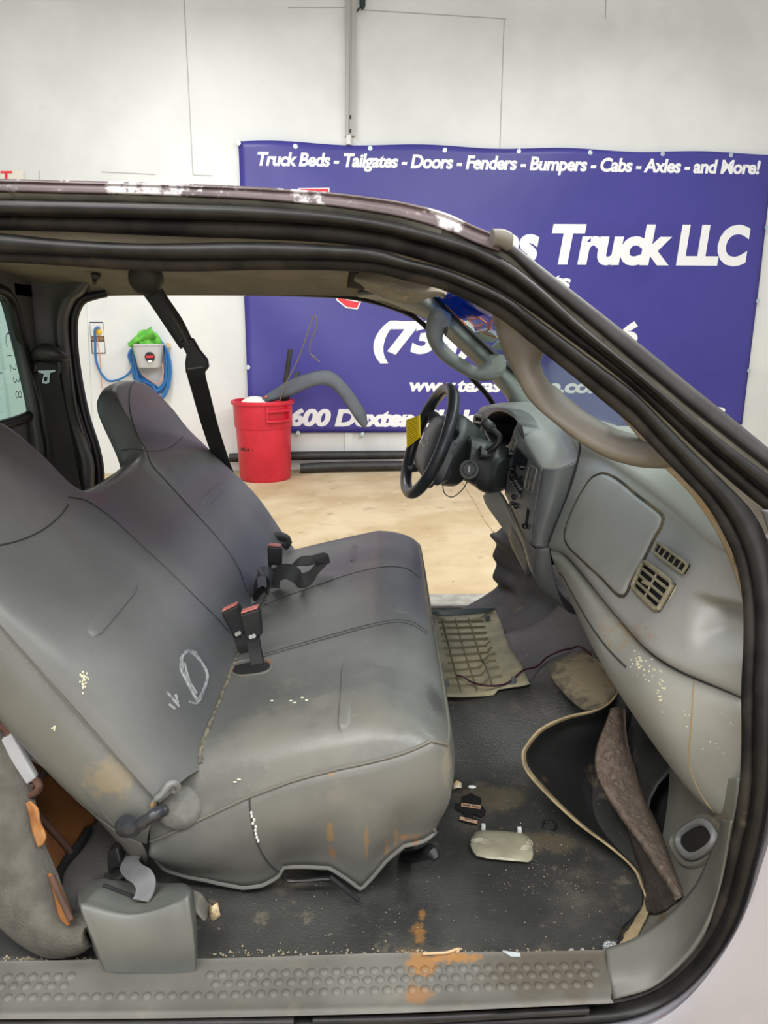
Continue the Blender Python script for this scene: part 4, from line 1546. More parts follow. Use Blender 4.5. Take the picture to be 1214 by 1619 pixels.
seam('headrest_seam', [(-20, 864), (0, 862), (35, 853), (70, 836), (95, 815), (108, 798)], bb, .0016)
seam('back_seam', [(108, 786), (135, 791), (165, 810), (195, 835), (230, 868), (270, 905), (310, 945), (345, 980), (362, 1000)], bb, .0016)
seam('back_seam', [(231, 713), (240, 735), (262, 760), (310, 813), (350, 858), (378, 900), (390, 935)], bb, .0018)
seam('headrest_seam', [(190, 713), (210, 710), (231, 713), (255, 712), (275, 703), (289, 690)], bb, .0016)
seam('headrest_seam', [(222, 597), (208, 608), (204, 632), (208, 662), (218, 690), (231, 713)], bb, .0018)
tab_('back_tab', [(215, 918), (188, 950), (141, 1004)], bb, .03, M_VINB)
tab_('back_tab', [(354, 767), (322, 797)], bb, .035, M_VINB)

# chalk scribble and paint flecks on the back
M_CHALK = mat('chalk', (140, 142, 142), .9, dirt=((96, 98, 100), 70, .5, .1, .9))
mb = MB()
for st in ([(300, 1028), (315, 1045), (327, 1065), (322, 1090), (310, 1112), (298, 1110)], [(288, 1034), (284, 1055), (296, 1082), (312, 1112)], [(284, 1042), (296, 1030), (308, 1032)], [(288, 1060), (300, 1088), (308, 1104)],
           [(296, 1028), (308, 1038), (320, 1052), (328, 1070)], [(286, 1040), (288, 1062), (300, 1090), (314, 1110)], [(306, 1030), (318, 1048), (326, 1068), (318, 1096), (308, 1112)], [(290, 1048), (298, 1076), (310, 1098)], [(262, 1094), (274, 1108), (282, 1118)], [(266, 1114), (276, 1122)], [(276, 1098), (280, 1112)]):
    q = dropline(st, bb, 22, .0004)
    if len(q) > 3:
        mb.ribbon(q, .007, [(q[min(i + 1, len(q) - 1)] - q[max(i - 1, 0)]).cross(EYE - q[i]) for i in range(len(q))], .0002)
lab(mb.build('chalk_mark', M_CHALK, seat), 'white chalk scribble on the backrest')
mb = MB()
for i in range(26):
    x, y = random.gauss(133, 3.5), random.gauss(1074, 8)
    p = drop(x, y, bb, .0004)
    if p:
        mb.ball(p, (.0016, .0018, .0022), 6, 4)
for i in range(6):
    p = drop(random.gauss(86, 3), random.gauss(1150, 4), sdb, .0004)
    if p:
        mb.ball(p, (.0016, .0014, .0016), 6, 4)
for x, y in ((460, 1108), (466, 1111), (478, 1103), (485, 1107), (372, 1236), (378, 1232), (430, 1108)):
    p = drop(x, y, cb, .0003)
    if p:
        mb.ball(p, (.004, .003, .0008), 8, 4)
lab(mb.build('paint_flecks', mat('cream_fleck', (206, 202, 176), .8), seat), 'cream paint flecks')

mb = MB()
p = []
for y in (868, 905, 950, 1000, 1040, 1075, 1105, 1130, 1160, 1190, 1208):
    x = interp(y, [(868, 414), (905, 404), (950, 394), (1000, 378), (1040, 362), (1075, 345), (1130, 325), (1190, 305), (1212, 298)]) - 25
    q = None
    for k in range(60):
        dr = ray(x + k, y).normalized()
        ha, hb = bb.ray_cast(EYE, dr), cb.ray_cast(EYE, dr)
        if hb[0] is not None and (ha[0] is None or hb[3] < ha[3]):
            q = hb[0]
            break
    if q is not None:
        p.append(q + V((.002, 0, .001)))
rr = crom(p, 120)
mb.tube([q + V((random.uniform(-.001, .001), 0, random.uniform(-.001, .001))) for q in rr], [.0045 + random.uniform(-.001, .001) for _ in rr], 7)
lab(mb.build('joint_grit', mat('gritty_joint', (70, 68, 62), .95, var=((120, 112, 96), 90)), seat), 'gritty strip in the joint of seat and back')

# carpet covered hinge end, torn vinyl edge and recline lever
mb = MB()
mb.ball(at(284, 1275, 1.14), (.046, .034, .042), 22, 14)
lab(mb.build('hinge_cover', M_FUZZ, seat), 'fuzzy grey carpet over the seat hinge')
mb = MB()
mb.tube(crom([(238, 1288, 1.085), (243, 1268, 1.08), (256, 1256, 1.08), (268, 1240, 1.085), (276, 1238, 1.09), (281, 1248, 1.1), (272, 1250, 1.1)], 30), [.004] * 10 + [.006] * 20, 8)
lab(mb.build('torn_edge', mat('torn_vinyl_edge', (116, 118, 116), .6, dirt=((196, 140, 60), 40, .6, .08, .8)), seat), 'torn vinyl edge with orange threads')
mb = MB()
lp = crom([(194, 1303, 1.075), (204, 1308, 1.06), (222, 1303, 1.045), (240, 1290, 1.04), (258, 1282, 1.055)], 24)
mb.tube(lp, [.010 + .008 * math.exp(-((i - 4) / 5) ** 2) + .001 * math.sin(i) for i in range(24)], 14)
mb.ball(lp[0], .011, 12, 8)
mb.ball(lp[-1], .010, 12, 8)
lab(mb.build('recline_lever', mat('charcoal_lever', (44, 46, 50), .35), seat), 'smooth charcoal recline lever')

# ------------------------------------------------------------------ buckles and lap belt on the seat
M_BUCKLE = mat('buckle_plastic', (26, 26, 27), .45, var=((34, 34, 34), 30))
M_PINK = mat('faded_red_button', (208, 128, 116), .5, var=((190, 104, 96), 50))


def buckle(name, label, pts, Y, th, stem):
    """pts = four pixel corners TL, TR, BR, BL of the housing's near face"""
    q = [at(x, y, Y) for x, y in pts]
    ax = (q[0] - q[3]).normalized()
    t = thing(name, label, 'seat belt buckle', atz(stem[-1][0], stem[-1][1], E_ - .73), 'seat belt buckles on the bench')
    n = (q[1] - q[0]).cross(q[3] - q[0]).normalized()
    if n.y < 0:
        n = -n
    mb = MB()
    mb.hexa(q, [p + n * th + (q[3] - q[0]) * .04 for p in q])
    mb.build('housing', M_BUCKLE, t, sm=False, bevel=.004)
    top = [q[0].lerp(q[1], .08) + n * th * .15, q[0].lerp(q[1], .92) + n * th * .15, q[0].lerp(q[1], .92) + n * th * .9, q[0].lerp(q[1], .08) + n * th * .9]
    mb = MB()
    mb.hexa([p + ax * .0005 - n * .0 for p in top], [p + ax * .004 for p in top])
    lab(mb.build('release_button', M_PINK, t, sm=False, bevel=.001), 'faded pink release button')
    mb = MB()
    sp = [at(x, y, yy) for x, y, yy in stem]
    mb.ribbon(crom(sp, 14), .028, (q[1] - q[0]).normalized(), .006)
    mb.build('stem', M_BUCKLE, t)
    for f in (.38, .58):
        c = q[3].lerp(q[2], f) + (q[0] - q[3]) * .09 - n * .001
        mb = MB()
        mb.lathe([(0, .003), (.004, .003), (.0052, 0)], c, 12, -n)
        lab(mb.build('rivet', M_STEEL, t), 'steel rivet')


buckle('belt_buckle', 'black buckle with pink button on a rust stained slot, nearest of the three', [(378, 973), (409, 963), (413, 1006), (388, 1013)], 1.50, .028, [(400, 1008, 1.515), (404, 1032, 1.51), (410, 1062, 1.495)])
buckle('belt_buckle', 'black buckle leaning against the seat back behind the nearest buckle', [(349, 970), (376, 957), (388, 1000), (369, 1010)], 1.57, .026, [(378, 1002, 1.585), (384, 1022, 1.58), (390, 1045, 1.58)])
buckle('belt_buckle', 'upright black buckle farthest from the camera beside the coiled lap belt', [(422, 864), (445, 866), (444, 899), (424, 899)], 2.0, .03, [(434, 898, 2.012), (435, 910, 2.01), (434, 930, 2.0)])

lb = thing('lap_belt', 'black lap belt lying in loose loops on the far half of the bench', 'seat belt', at(440, 925, 2.01))
yaxis = V((0, 1, 0))
mb = MB()
pth = crom([(420, 938, 1.91), (430, 915, 1.92), (452, 903, 1.92), (468, 910, 1.92), (476, 918, 1.94), (488, 912, 1.96), (502, 898, 1.98), (510, 888, 2.00), (506, 883, 2.03), (490, 886, 2.06), (472, 888, 2.08), (460, 899, 2.08)], 60)
mb.ribbon(pth, .046, [V((.25, .45, .85)).lerp(V((.1, .95, .3)), smooth(0, 40, i)) for i in range(60)], .0012)
mb.build('webbing', M_BELT, lb)
mb = MB()
pth = crom([(404, 940, 1.89), (403, 922, 1.89), (410, 906, 1.89), (422, 904, 1.90), (430, 914, 1.91), (428, 930, 1.91)], 30)
mb.ribbon(pth, .04, V((.1, .9, .3)), .0012)
lab(mb.build('webbing_loop', mat('shiny_webbing', (66, 67, 68), .5, bump=(420, .4, .0008)), lb), 'greyer curled loop of webbing')
mb = MB()
mb.etube([(399, 944, 1.86), (404, 934, 1.86), (412, 928, 1.86)], [(408, 948, 1.86), (414, 940, 1.86), (421, 934, 1.86)], .016, 10, 12)
lab(mb.build('tongue_housing', mat('shiny_black', (14, 14, 15), .2), lb), 'shiny black tongue housing')
mb = MB()
q = [at(x, y, 1.86) for x, y in ((392, 953), (399, 949), (403, 952), (396, 957))]
mb.hexa(q, [p + V((0, .02, .004)) for p in q])
lab(mb.build('belt_tongue', M_CHR, lb, sm=False), 'steel belt tongue')
mb = MB()
mb.etube([(366, 1036, 1.60), (370, 1018, 1.62), (380, 1008, 1.64)], [(382, 1036, 1.58), (388, 1026, 1.60), (389, 1014, 1.62)], .012, 12, 14)
tag(mb.build('belt_guide', mat('cream_guide', (170, 166, 140), .5, dirt=((60, 60, 56), 30, .5, .1, .8)), loc=at(374, 1036, 1.60)), 'cream plastic belt guide wedged behind the nearest buckle', 'belt guide')
mb = MB()
mb.tube(crom([(428, 852, 2.42), (440, 850, 2.44), (452, 856, 2.45), (447, 862, 2.44), (436, 862, 2.42)], 20), .022, 10)
tag(mb.build('belt_bracket', mat('black_bracket', (30, 30, 31), .6), loc=at(438, 860, 2.42)), 'black belt bracket at the far end of the bench joint', 'bracket')
# ------------------------------------------------------------------ dashboard
M_DASH = mat('grey_dash_plastic', (154, 154, 150), .42, var=((142, 142, 139), 4), dirt=((152, 146, 130), 3.5, .6, .2, .4), bump=(240, .25, .001),
             spots=[(at(1045, 1010, 1.25), (.05, .1, .03), (150, 108, 64), 40, .7), (at(1080, 875, 1.2), (.022, .06, .018), (156, 114, 72), 40, .7), (at(1012, 940, 1.3), (.03, .08, .035), (148, 120, 82), 36, .6)])
M_BOLS = mat('lower_dash_plastic', (150, 149, 141), .48, var=((136, 136, 129), 4), dirt=((148, 138, 112), 5, .57, .2, .45), bump=(240, .25, .001),
             spots=[(at(985, 1000, 1.38), (.06, .14, .04), (152, 122, 82), 36, .6), (at(1000, 1075, 1.3), (.03, .1, .07), (148, 120, 82), 30, .6)])
M_DASHD = mat('charcoal_dash_plastic', (100, 102, 103), .38, var=((90, 92, 94), 4), bump=(240, .25, .001), dirt=((112, 108, 104), 5, .62, .2, .4))
M_VENT = mat('dusty_vent_plastic', (150, 142, 120), .6, var=((130, 122, 100), 24), dirt=((160, 112, 64), 20, .62, .12, .6))
M_BEZ = mat('radio_face', (40, 41, 44), .35, var=((30, 31, 33), 30))
M_KNOB = mat('glossy_knob', (20, 20, 22), .2)

dash = thing('dashboard', 'dusty grey truck dashboard with glove box door and air vents, facing the bench', 'dashboard', V((.5, 1.75, .8)))
# passenger half ----------------------------------------------------------
Ys = [1.755, 1.63, 1.40, 1.20, 1.06]
pas = [[V((.70, Y, E_ - .29)) for Y in Ys],
       [V((.60, 1.755, E_ - .225)), V((.62, 1.63, E_ - .23)), V((.63, 1.4, E_ - .24)), V((.63, 1.2, E_ - .262)), V((.62, 1.06, E_ - .285))],
       [(912, 688, 1.735), (968, 716, 1.62), (1060, 780, 1.40), (1128, 838, 1.20), (1176, 872, 1.06)],
       [(914, 722, 1.735), (958, 736, 1.62), (1052, 803, 1.40), (1118, 862, 1.20), (1177, 886, 1.06)],
       [(908, 752, 1.735), (944, 754, 1.62), (1045, 823, 1.40), (1108, 884, 1.20), (1178, 912, 1.06)],
       [(895, 790, 1.735), (922, 805, 1.63), (1016, 885, 1.39), (1086, 950, 1.19), (1178, 985, 1.05)],
       [(878, 826, 1.735), (902, 846, 1.63), (988, 935, 1.385), (1056, 1000, 1.19), (1177, 1050, 1.045)],
       [(867, 860, 1.735), (896, 874, 1.63), (972, 966, 1.385), (1040, 1034, 1.19), (1175, 1094, 1.045)],
       [(872, 874, 1.765), (905, 890, 1.66), (982, 980, 1.41), (1052, 1048, 1.21), (1176, 1106, 1.06)],
       [(880, 884, 1.80), (916, 900, 1.70), (996, 990, 1.46), (1070, 1060, 1.27), (1178, 1118, 1.10)]]


def dent(p):
    x, y = to_px(p)
    if 1080 < x < 1200 and 900 < y < 1080:
        # sculpted hollow near the right end
        k = smooth(1082, 1132, x) * smooth(938, 966, y - .22 * (x - 1120)) * (1 - smooth(1000, 1050, y))
        p = p + V((.034, .026, 0)) * k
    return p


mb = MB()
mb.rails(pas, 130, 150, post=dent)
pb = mb.bvh()
mb.build('passenger_panel', M_DASH, dash, solid=.004)

# seam and glove box door outline
seam('panel_groove', [(914, 692), (917, 705), (915, 722), (909, 748), (897, 785), (882, 822), (868, 858)], pb, .003, mat('groove_gap', (40, 42, 42), .8), dash, .0)  # dark joint line between the dash panels
gl = [(953, 748), (961, 750), (975, 757), (1010, 785), (1044, 811), (1049, 817), (1047, 830), (1035, 852), (1016, 890), (1000, 918), (985, 944)]
gl2 = [(953, 748), (938, 754), (922, 775), (906, 805), (895, 835), (893, 850), (899, 864), (920, 885), (950, 913), (985, 944)]
glp = gl[:-1] + gl2[::-1][:-1]
rim = [drop(x, y, pb, .0) for x, y in [(p.x, p.y) for p in crom([V((a, b, 0)) for a, b in glp + [glp[0]]], 120)[:-1]]]
rim = [r for r in rim if r is not None]
mb = MB()
mb.tube(rim, .0035, 8, closed=True)
lab(mb.build('door_gap', mat('door_gap', (54, 52, 48), .8, var=((96, 84, 62), 20)), dash), 'dusty gap round the glove box door')
# door: rings scaled inwards in pixel space and dropped on the panel, slightly proud
gx, gy = 968, 850
outl = [(p.x, p.y) for p in crom([V((a, b, 0)) for a, b in glp + [glp[0]]], 97)[:-1]]
rows = []
for k, (s, l) in enumerate(((.975, .0), (.972, .004), (.955, .0065), (.9, .008), (.75, .009), (.55, .0095), (.35, .0095), (.15, .0095), (.01, .0095))):
    r = []
    for x, y in outl:
        q = drop(gx + (x - gx) * s, gy + (y - gy) * s, pb, l)
        r.append(q)
    rows.append(r)
ok = all(q is not None for r in rows for q in r)
if ok:
    mb = MB()
    mb.grid(rows, cv=True)
    mb.build('glove_box_door', M_DASH, dash)

# two air vents near the door
def pane(px4, n, m, lift, b):
    """n x m grid of points inside a pixel quad TL TR BR BL, dropped on surface b"""
    out = []
    for i in range(n):
        v = i / (n - 1)
        r = []
        for j in range(m):
            u = j / (m - 1)
            x = (px4[0][0] * (1 - u) + px4[1][0] * u) * (1 - v) + (px4[3][0] * (1 - u) + px4[2][0] * u) * v
            y = (px4[0][1] * (1 - u) + px4[1][1] * u) * (1 - v) + (px4[3][1] * (1 - u) + px4[2][1] * u) * v
            r.append(dropin(x, y, b, lift, sum(q[0] for q in px4) / 4, sum(q[1] for q in px4) / 4))
        out.append(r)
    return out


def vent(q, nu, nv, b, fr, m=M_VENT, parent=None, name='air_vent', rsize=.0032, slat=.0018, lb=None, depth=.006):
    bk = pane(q, 6, 6, .0008, b)
    mb = MB()
    mb.grid(bk)
    v = mb.build(name, M_DARK, parent or dash, solid=.0004)
    if lb:
        lab(v, lb)
    g = pane(q, 2, 2, depth, b)
    c4 = [g[0][0], g[0][1], g[1][1], g[1][0]]
    mb = MB()
    path = []
    for i in range(4):
        a, b_ = c4[i], c4[(i + 1) % 4]
        path += [a.lerp(b_, .08), a.lerp(b_, .5), a.lerp(b_, .92)]
    mb.tube(path, fr, 8, closed=True)
    o = mb.build('vent_frame', m, v)
    for i in range(1, nu):
        u = i / nu
        mb = MB()
        mb.tube([c4[0].lerp(c4[1], u), c4[3].lerp(c4[2], u)], slat, 6)
        mb.build('vent_slat', m, v)
    for i in range(1, nv):
        u = i / nv
        mb = MB()
        mb.tube([c4[0].lerp(c4[3], u), c4[1].lerp(c4[2], u)], rsize, 6)
        mb.build('vent_slat', m, v)
    return v, c4


vent([(1043, 859), (1092, 894), (1083, 908), (1035, 873)], 6, 1, pb, .003, lb='narrow defrost vent with seven dusty ribs' if False else 'narrow dusty side window vent')
v2, c4 = vent([(1021, 888), (1069, 924), (1043, 968), (1003, 930)], 2, 4, pb, .005, rsize=.003, slat=.0022, lb='square dusty air vent, its corner broken')
c = (c4[0] + c4[2]) / 2 + (c4[1] - c4[0]) * .0
mb = MB()
nn = (c4[1] - c4[0]).cross(c4[3] - c4[0]).normalized()
if nn.dot(EYE - c) < 0:
    nn = -nn
mb.tube([c, c + nn * .016], [.005, .004], 10)
lab(mb.build('vent_knob', M_VENT, v2), 'tan adjusting knob')
mb = MB()
mb.hexa([at(x, y, 1.24) for x, y in ((1066, 930), (1070, 926), (1060, 946), (1056, 950))], [at(x, y, 1.25) for x, y in ((1066, 930), (1070, 926), (1060, 946), (1056, 950))])
lab(mb.build('broken_tab', mat('broken_plastic', (196, 186, 160), .6), v2, sm=False), 'broken pale vent corner')

# lower knee roll -------------------------------------------------------------
low = [[(874, 866, 1.80), (905, 884, 1.70), (988, 974, 1.46), (1060, 1042, 1.26), (1178, 1104, 1.10)],
       [(870, 868, 1.74), (898, 884, 1.64), (978, 976, 1.40), (1048, 1048, 1.20), (1177, 1108, 1.05)],
       [(872, 880, 1.70), (900, 902, 1.59), (972, 996, 1.35), (1045, 1070, 1.16), (1176, 1130, 1.03)],
       [(877, 893, 1.70), (902, 926, 1.575), (962, 1020, 1.335), (1040, 1115, 1.14), (1174, 1180, 1.025)],
       [(882, 906, 1.71), (906, 950, 1.58), (958, 1048, 1.33), (1048, 1170, 1.135), (1168, 1250, 1.02)],
       [(888, 918, 1.73), (912, 972, 1.60), (965, 1075, 1.34), (1075, 1232, 1.135), (1160, 1304, 1.015)],
       [(900, 920, 1.78), (925, 975, 1.66), (985, 1085, 1.40), (1090, 1235, 1.18), (1162, 1300, 1.05)],
       [(930, 905, 1.84), (960, 960, 1.74), (1030, 1060, 1.48), (1120, 1200, 1.24), (1180, 1270, 1.10)]]
mb = MB()
mb.rails(low, 80, 60)
lbv = mb.bvh()
mb.build('knee_bolster', M_BOLS, dash, solid=.004)
seam('glove_lid_groove', [(880, 905), (887, 908), (900, 930), (918, 962), (940, 998), (965, 1030), (990, 1055)], lbv, .0022, mat('lid_groove', (56, 58, 56), .8), dash, .0)
seam('side_panel_groove', [(1092, 1052), (1097, 1062), (1096, 1085), (1094, 1120), (1091, 1160), (1089, 1200), (1095, 1228), (1112, 1262), (1132, 1288)], lbv, .0014, mat('tan_groove', (150, 134, 104), .7), dash, .0002)
mb = MB()
for i in range(70):
    x, y = random.choice([(1022 + random.gauss(0, 12), 1060 + random.gauss(0, 10)), (1044 + random.gauss(0, 3), 1096 + random.gauss(0, 12)), (1010 + random.gauss(0, 8), 1045 + random.gauss(0, 8))])
    p = drop(x, y, lbv, .0002)
    if p:
        mb.ball(p, (random.uniform(.0008, .0022),) * 3, 5, 4)
for i in range(12):
    p = drop(random.uniform(1080, 1165), random.uniform(1120, 1200), lbv, .0002)
    if p:
        mb.ball(p, (.0011,) * 3, 5, 4)
lab(mb.build('plaster_flecks', mat('cream_crumbs', (212, 206, 176), .9), dash), 'cream flecks stuck on the knee roll')

# driver half: instrument pod and centre stack ----------------------------------------
top = [[V((.66, 2.47, E_ - .28)), V((.67, 2.34, E_ - .275)), V((.68, 2.18, E_ - .27)), V((.69, 2.0, E_ - .27)), V((.70, 1.86, E_ - .27)), V((.70, 1.74, E_ - .27))],
       [(830, 636, 2.50), (850, 637, 2.36), (880, 645, 2.18), (900, 657, 2.0), (912, 672, 1.86), (918, 690, 1.75)],
       [(790, 637, 2.48), (815, 636, 2.36), (850, 643, 2.18), (880, 662, 2.0), (900, 682, 1.86), (916, 705, 1.745)],
       [(766, 642, 2.47), (790, 638, 2.38), (822, 644, 2.20), (850, 664, 2.03), (878, 694, 1.88), (913, 728, 1.742)],
       [(759, 646, 2.46), (780, 641, 2.37), (810, 645, 2.20), (832, 662, 2.03), (848, 692, 1.90), (888, 740, 1.745)],
       [(757, 649, 2.455), (778, 644, 2.36), (805, 648, 2.19), (823, 665, 2.02), (834, 698, 1.90), (861, 742, 1.768)],
       [(757, 652, 2.45), (778, 648, 2.35), (803, 652, 2.18), (819, 668, 2.02), (830, 703, 1.905), (857, 745, 1.775)]]
# front face: vertical strips (far .. near) listed top to bottom
cols = [[(800, 652, 2.50), (790, 690, 2.50), (780, 720, 2.50)],
        [(757, 651, 2.46), (749, 688, 2.46), (741, 716, 2.46)],
        [(772, 648, 2.40), (769, 690, 2.40), (766, 722, 2.40)]]
mb = MB()
mb.rails(top, 60, 30)
tb_ = mb.bvh()
mb.build('instrument_hood', M_DASH, dash, solid=.004)
mb = MB()
mb.rails([[(830, 655, 2.50), (815, 690, 2.50), (800, 730, 2.50)], [(757, 651, 2.47), (748, 688, 2.47), (739, 720, 2.47)], [(774, 649, 2.36), (771, 690, 2.36), (768, 724, 2.36)], [(776, 652, 2.36), (790, 690, 2.40), (800, 715, 2.4)]], 20, 20)
fb = mb.bvh()
mb.build('far_end_panel', M_DASHD, dash, solid=.004)
vent([(754, 657), (767, 659), (763, 692), (750, 688)], 1, 3, fb, .006, m=mat('grey_vent', (136, 134, 128), .5), rsize=.004, lb='small three part vent at the far end')
# cluster recess: rim and dark bowl
cl = [(770, 684), (769, 667), (775, 657), (786, 651), (797, 651), (809, 657), (820, 667), (815, 679), (811, 692), (806, 703), (794, 706), (780, 700)]
co = [(759, 690), (763, 656), (771, 646), (785, 644), (800, 646), (813, 654), (824, 670), (828, 690), (823, 706), (811, 718), (794, 720), (772, 714)]
yc = lambda x: 2.36 - .40 * min(max((x - 768) / 54, -.2), 1.2)
r0 = [at(p.x, p.y, yc(p.x)) for p in crom([V((a, b, 0)) for a, b in cl + [cl[0]]], 61)[:-1]]
r1 = [at(p.x, p.y, yc(p.x) + .01) for p in crom([V((a, b, 0)) for a, b in co + [co[0]]], 61)[:-1]]
ctr = sum(r0, V((0, 0, 0))) / len(r0)
fw = V((.95, .2, -.1)).normalized()
mb = MB()
mb.grid([[c_ for c_ in r0], [c_.lerp(ctr, .05) + fw * .03 for c_ in r0], [c_.lerp(ctr, .12) + fw * .10 for c_ in r0], [ctr + (c_ - ctr) * .02 + fw * .11 for c_ in r0]], cv=True)
mb.build('cluster_recess', M_DARK, dash)
mb = MB()
mb.grid([[p + fw * .01 for p in r0], [p - fw * .004 for p in r0], [a.lerp(b, .3) - fw * .006 for a, b in zip(r0, r1)], r1, [p + fw * .05 for p in r1]], cv=True)
mb.build('cluster_surround', M_DASHD, dash)
mb = MB()
mb.box((.56, 2.02, E_ - .46), (.26, .50, .24))
lab(mb.build('dash_core', M_DARK, dash, sm=False), 'dark structure behind the fascia')

# centre stack block: a tall panel angled to the driver, its flank facing the camera
st_f = [[(818, 676, 1.98), (833, 704, 1.90), (848, 728, 1.82), (858, 741, 1.78)],
        [(812, 690, 1.97), (828, 724, 1.89), (842, 752, 1.815), (854, 766, 1.775)],
        [(808, 720, 1.97), (822, 752, 1.89), (837, 784, 1.815), (848, 800, 1.77)],
        [(803, 752, 1.97), (818, 784, 1.89), (832, 812, 1.815), (843, 830, 1.765)],
        [(800, 780, 1.97), (814, 810, 1.89), (828, 842, 1.815), (840, 860, 1.76)]]
mb = MB()
mb.rails(st_f, 30, 24)
sf = mb.bvh()
mb.build('centre_stack', M_DASHD, dash, solid=.004, off=1)
st_s = [[(856, 738, 1.785), (852, 768, 1.775), (846, 802, 1.77), (842, 830, 1.765), (839, 861, 1.76)],
        [(862, 741, 1.765), (859, 768, 1.755), (853, 802, 1.75), (848, 832, 1.745), (845, 864, 1.74)],
        [(880, 742, 1.745), (876, 775, 1.74), (868, 806, 1.735), (860, 838, 1.735), (857, 866, 1.735)],
        [(914, 728, 1.742), (906, 768, 1.742), (892, 802, 1.742), (878, 838, 1.742), (868, 864, 1.742)]]
mb = MB()
mb.rails(st_s, 40, 26)
mb.build('stack_flank', M_DASHD, dash, solid=.004)
# lower console under the stack
lc = [[(806, 792, 1.96), (824, 832, 1.87), (841, 858, 1.79), (850, 866, 1.745), (868, 864, 1.735)],
      [(804, 800, 1.95), (822, 842, 1.86), (840, 868, 1.78), (850, 874, 1.742), (869, 872, 1.73)],
      [(812, 818, 1.96), (826, 860, 1.87), (838, 898, 1.79), (852, 910, 1.75), (876, 912, 1.74)],
      [(822, 838, 2.0), (834, 884, 1.9), (846, 912, 1.83), (862, 938, 1.79), (892, 962, 1.76)],
      [(834, 850, 2.06), (850, 890, 1.98), (870, 918, 1.92), (890, 945, 1.88), (920, 975, 1.84)]]
mb = MB()
mb.rails(lc, 40, 24)
lcb = mb.bvh()
mb.build('lower_console', M_DASHD, dash, solid=.004)
seam('console_groove', [(806, 796), (824, 834), (838, 858), (846, 867)], lcb, .002, M_DARK, dash)
# knee panel beside the column with slots
kp = [[(783, 770, 2.08), (795, 782, 2.05), (808, 805, 2.0), (822, 832, 1.94), (838, 860, 1.86)],
      [(775, 774, 2.09), (784, 790, 2.075), (799, 813, 2.03), (815, 838, 1.975), (829, 861, 1.91)],
      [(768, 783, 2.13), (773, 797, 2.12), (790, 821, 2.07), (808, 845, 2.02), (820, 863, 1.97)]]
mb = MB()
mb.rails([[(812, 828, 1.985), (824, 848, 1.93), (838, 878, 1.86), (842, 892, 1.85)], [(809, 850, 2.01), (818, 872, 1.96), (834, 902, 1.89), (839, 910, 1.88)]], 20, 6)
mb.build('ash_tray', M_DASHD, dash, solid=.01, off=1)
mb = MB()
mb.rails(kp, 30, 16)
kpb = mb.bvh()
mb.build('knee_panel', M_DASH, dash, solid=.01, off=1)
for i in range(3):
    mb = MB()
    q = [drop(777 + i * 3, 786 + i * 1, kpb, .0015), drop(783 + i * 3 + 0, 781.5 + i * 1.5, kpb, .0015)]
    if all(q):
        q = [drop(776 + i * 1.0, 784 + i * 3.2, kpb, .001), drop(782 + i * 1.0, 781 + i * 3.2, kpb, .001)]
        mb.tube(q, .0018, 6)
        mb.build('panel_slot', M_DARK, dash)


def onst(x, y, l=.002):
    return drop(x, y, sf, l)


def spanel(name, q, m, l0, l1, parent=dash, b=None, bev=.001):
    p0 = [drop(x, y, b or sf, l0) for x, y in q]
    p1 = [drop(x, y, b or sf, l1) for x, y in q]
    if any(p is None for p in p0 + p1):
        return None
    mb = MB()
    mb.hexa(p0, p1)
    return mb.build(name, m, parent, sm=False, bevel=bev)


vg = mat('grey_vent_dark', (112, 108, 100), .5)
vent([(815, 692), (820, 698), (810, 722), (805, 714)], 1, 3, sf, .0025, m=vg, rsize=.002, lb='small vent left of the radio')
rad = spanel('radio', [(819, 706), (838, 727), (827, 790), (808, 756)], M_BEZ, .0, .006)
vent([(840, 736), (852, 743), (843, 782), (832, 770)], 2, 3, sf, .0028, m=vg, rsize=.002, slat=.002, lb='tall vent right of the radio')
if rad:
    for (x, y), r in (((813, 718), .009), ((815, 742), .006), ((832, 740), .006), ((820, 755), .005), ((829, 756), .005)):
        c = drop(x, y, sf, .006)
        if c:
            n = (EYE - c).normalized() * .4 + V((-.9, .2, .1)).normalized()
            n.normalize()
            mb = MB()
            mb.lathe([(0, .014), (r * .8, .013), (r, .0)], c, 14, n)
            mb.build('radio_knob', M_KNOB, rad)
    for i in range(6):
        for k in range(2):
            x, y = 813 + i * 2.6 + k * 1.5 - .8, 762 + i * 4.2 - k * 10
            c = drop(x, y, sf, .0065)
            if c:
                mb = MB()
                mb.box(c, (.008, .009, .006))
                mb.build('radio_button', mat('grey_button', (84, 86, 92), .35) if not bpy.data.materials.get('grey_button') else bpy.data.materials['grey_button'], rad, sm=False)
    q = [drop(x, y, sf, .0075) for x, y in ((822, 716), (833, 729), (830, 745), (820, 732))]
    if all(q):
        mb = MB()
        mb.hexa(q, [p + V((-.001, 0, 0)) for p in q])
        lab(mb.build('radio_display', mat('dark_display', (26, 28, 34), .12), rad, sm=False), 'dark glossy display')
spanel('climate_panel', [(809, 772), (827, 795), (823, 836), (806, 812)], M_DARK, .0, .003)
sw = spanel('switch_panel', [(829, 788), (842, 804), (838, 850), (824, 826)], mat('grey_switch_plate', (96, 94, 90), .45), .0, .003)
if sw:
    s2 = spanel('lever_slot', [(836, 802), (840, 808), (836, 836), (832, 830)], M_DARK, .003, .005, sw)
    c = drop(834.5, 832, sf, .008)
    if c:
        mb = MB()
        mb.ball(c, (.010, .010, .007), 12, 8)
        lab(mb.build('lever_knob', M_KNOB, sw), 'black heater lever knob')
for x, y, r in ((815, 786, .007), (819, 800, .008), (813, 796, .006)):
    c = drop(x, y, sf, .006)
    if c:
        mb = MB()
        mb.ball(c, (r, r, r), 12, 8)
        mb.build('wire_bundle', M_KNOB, dash)

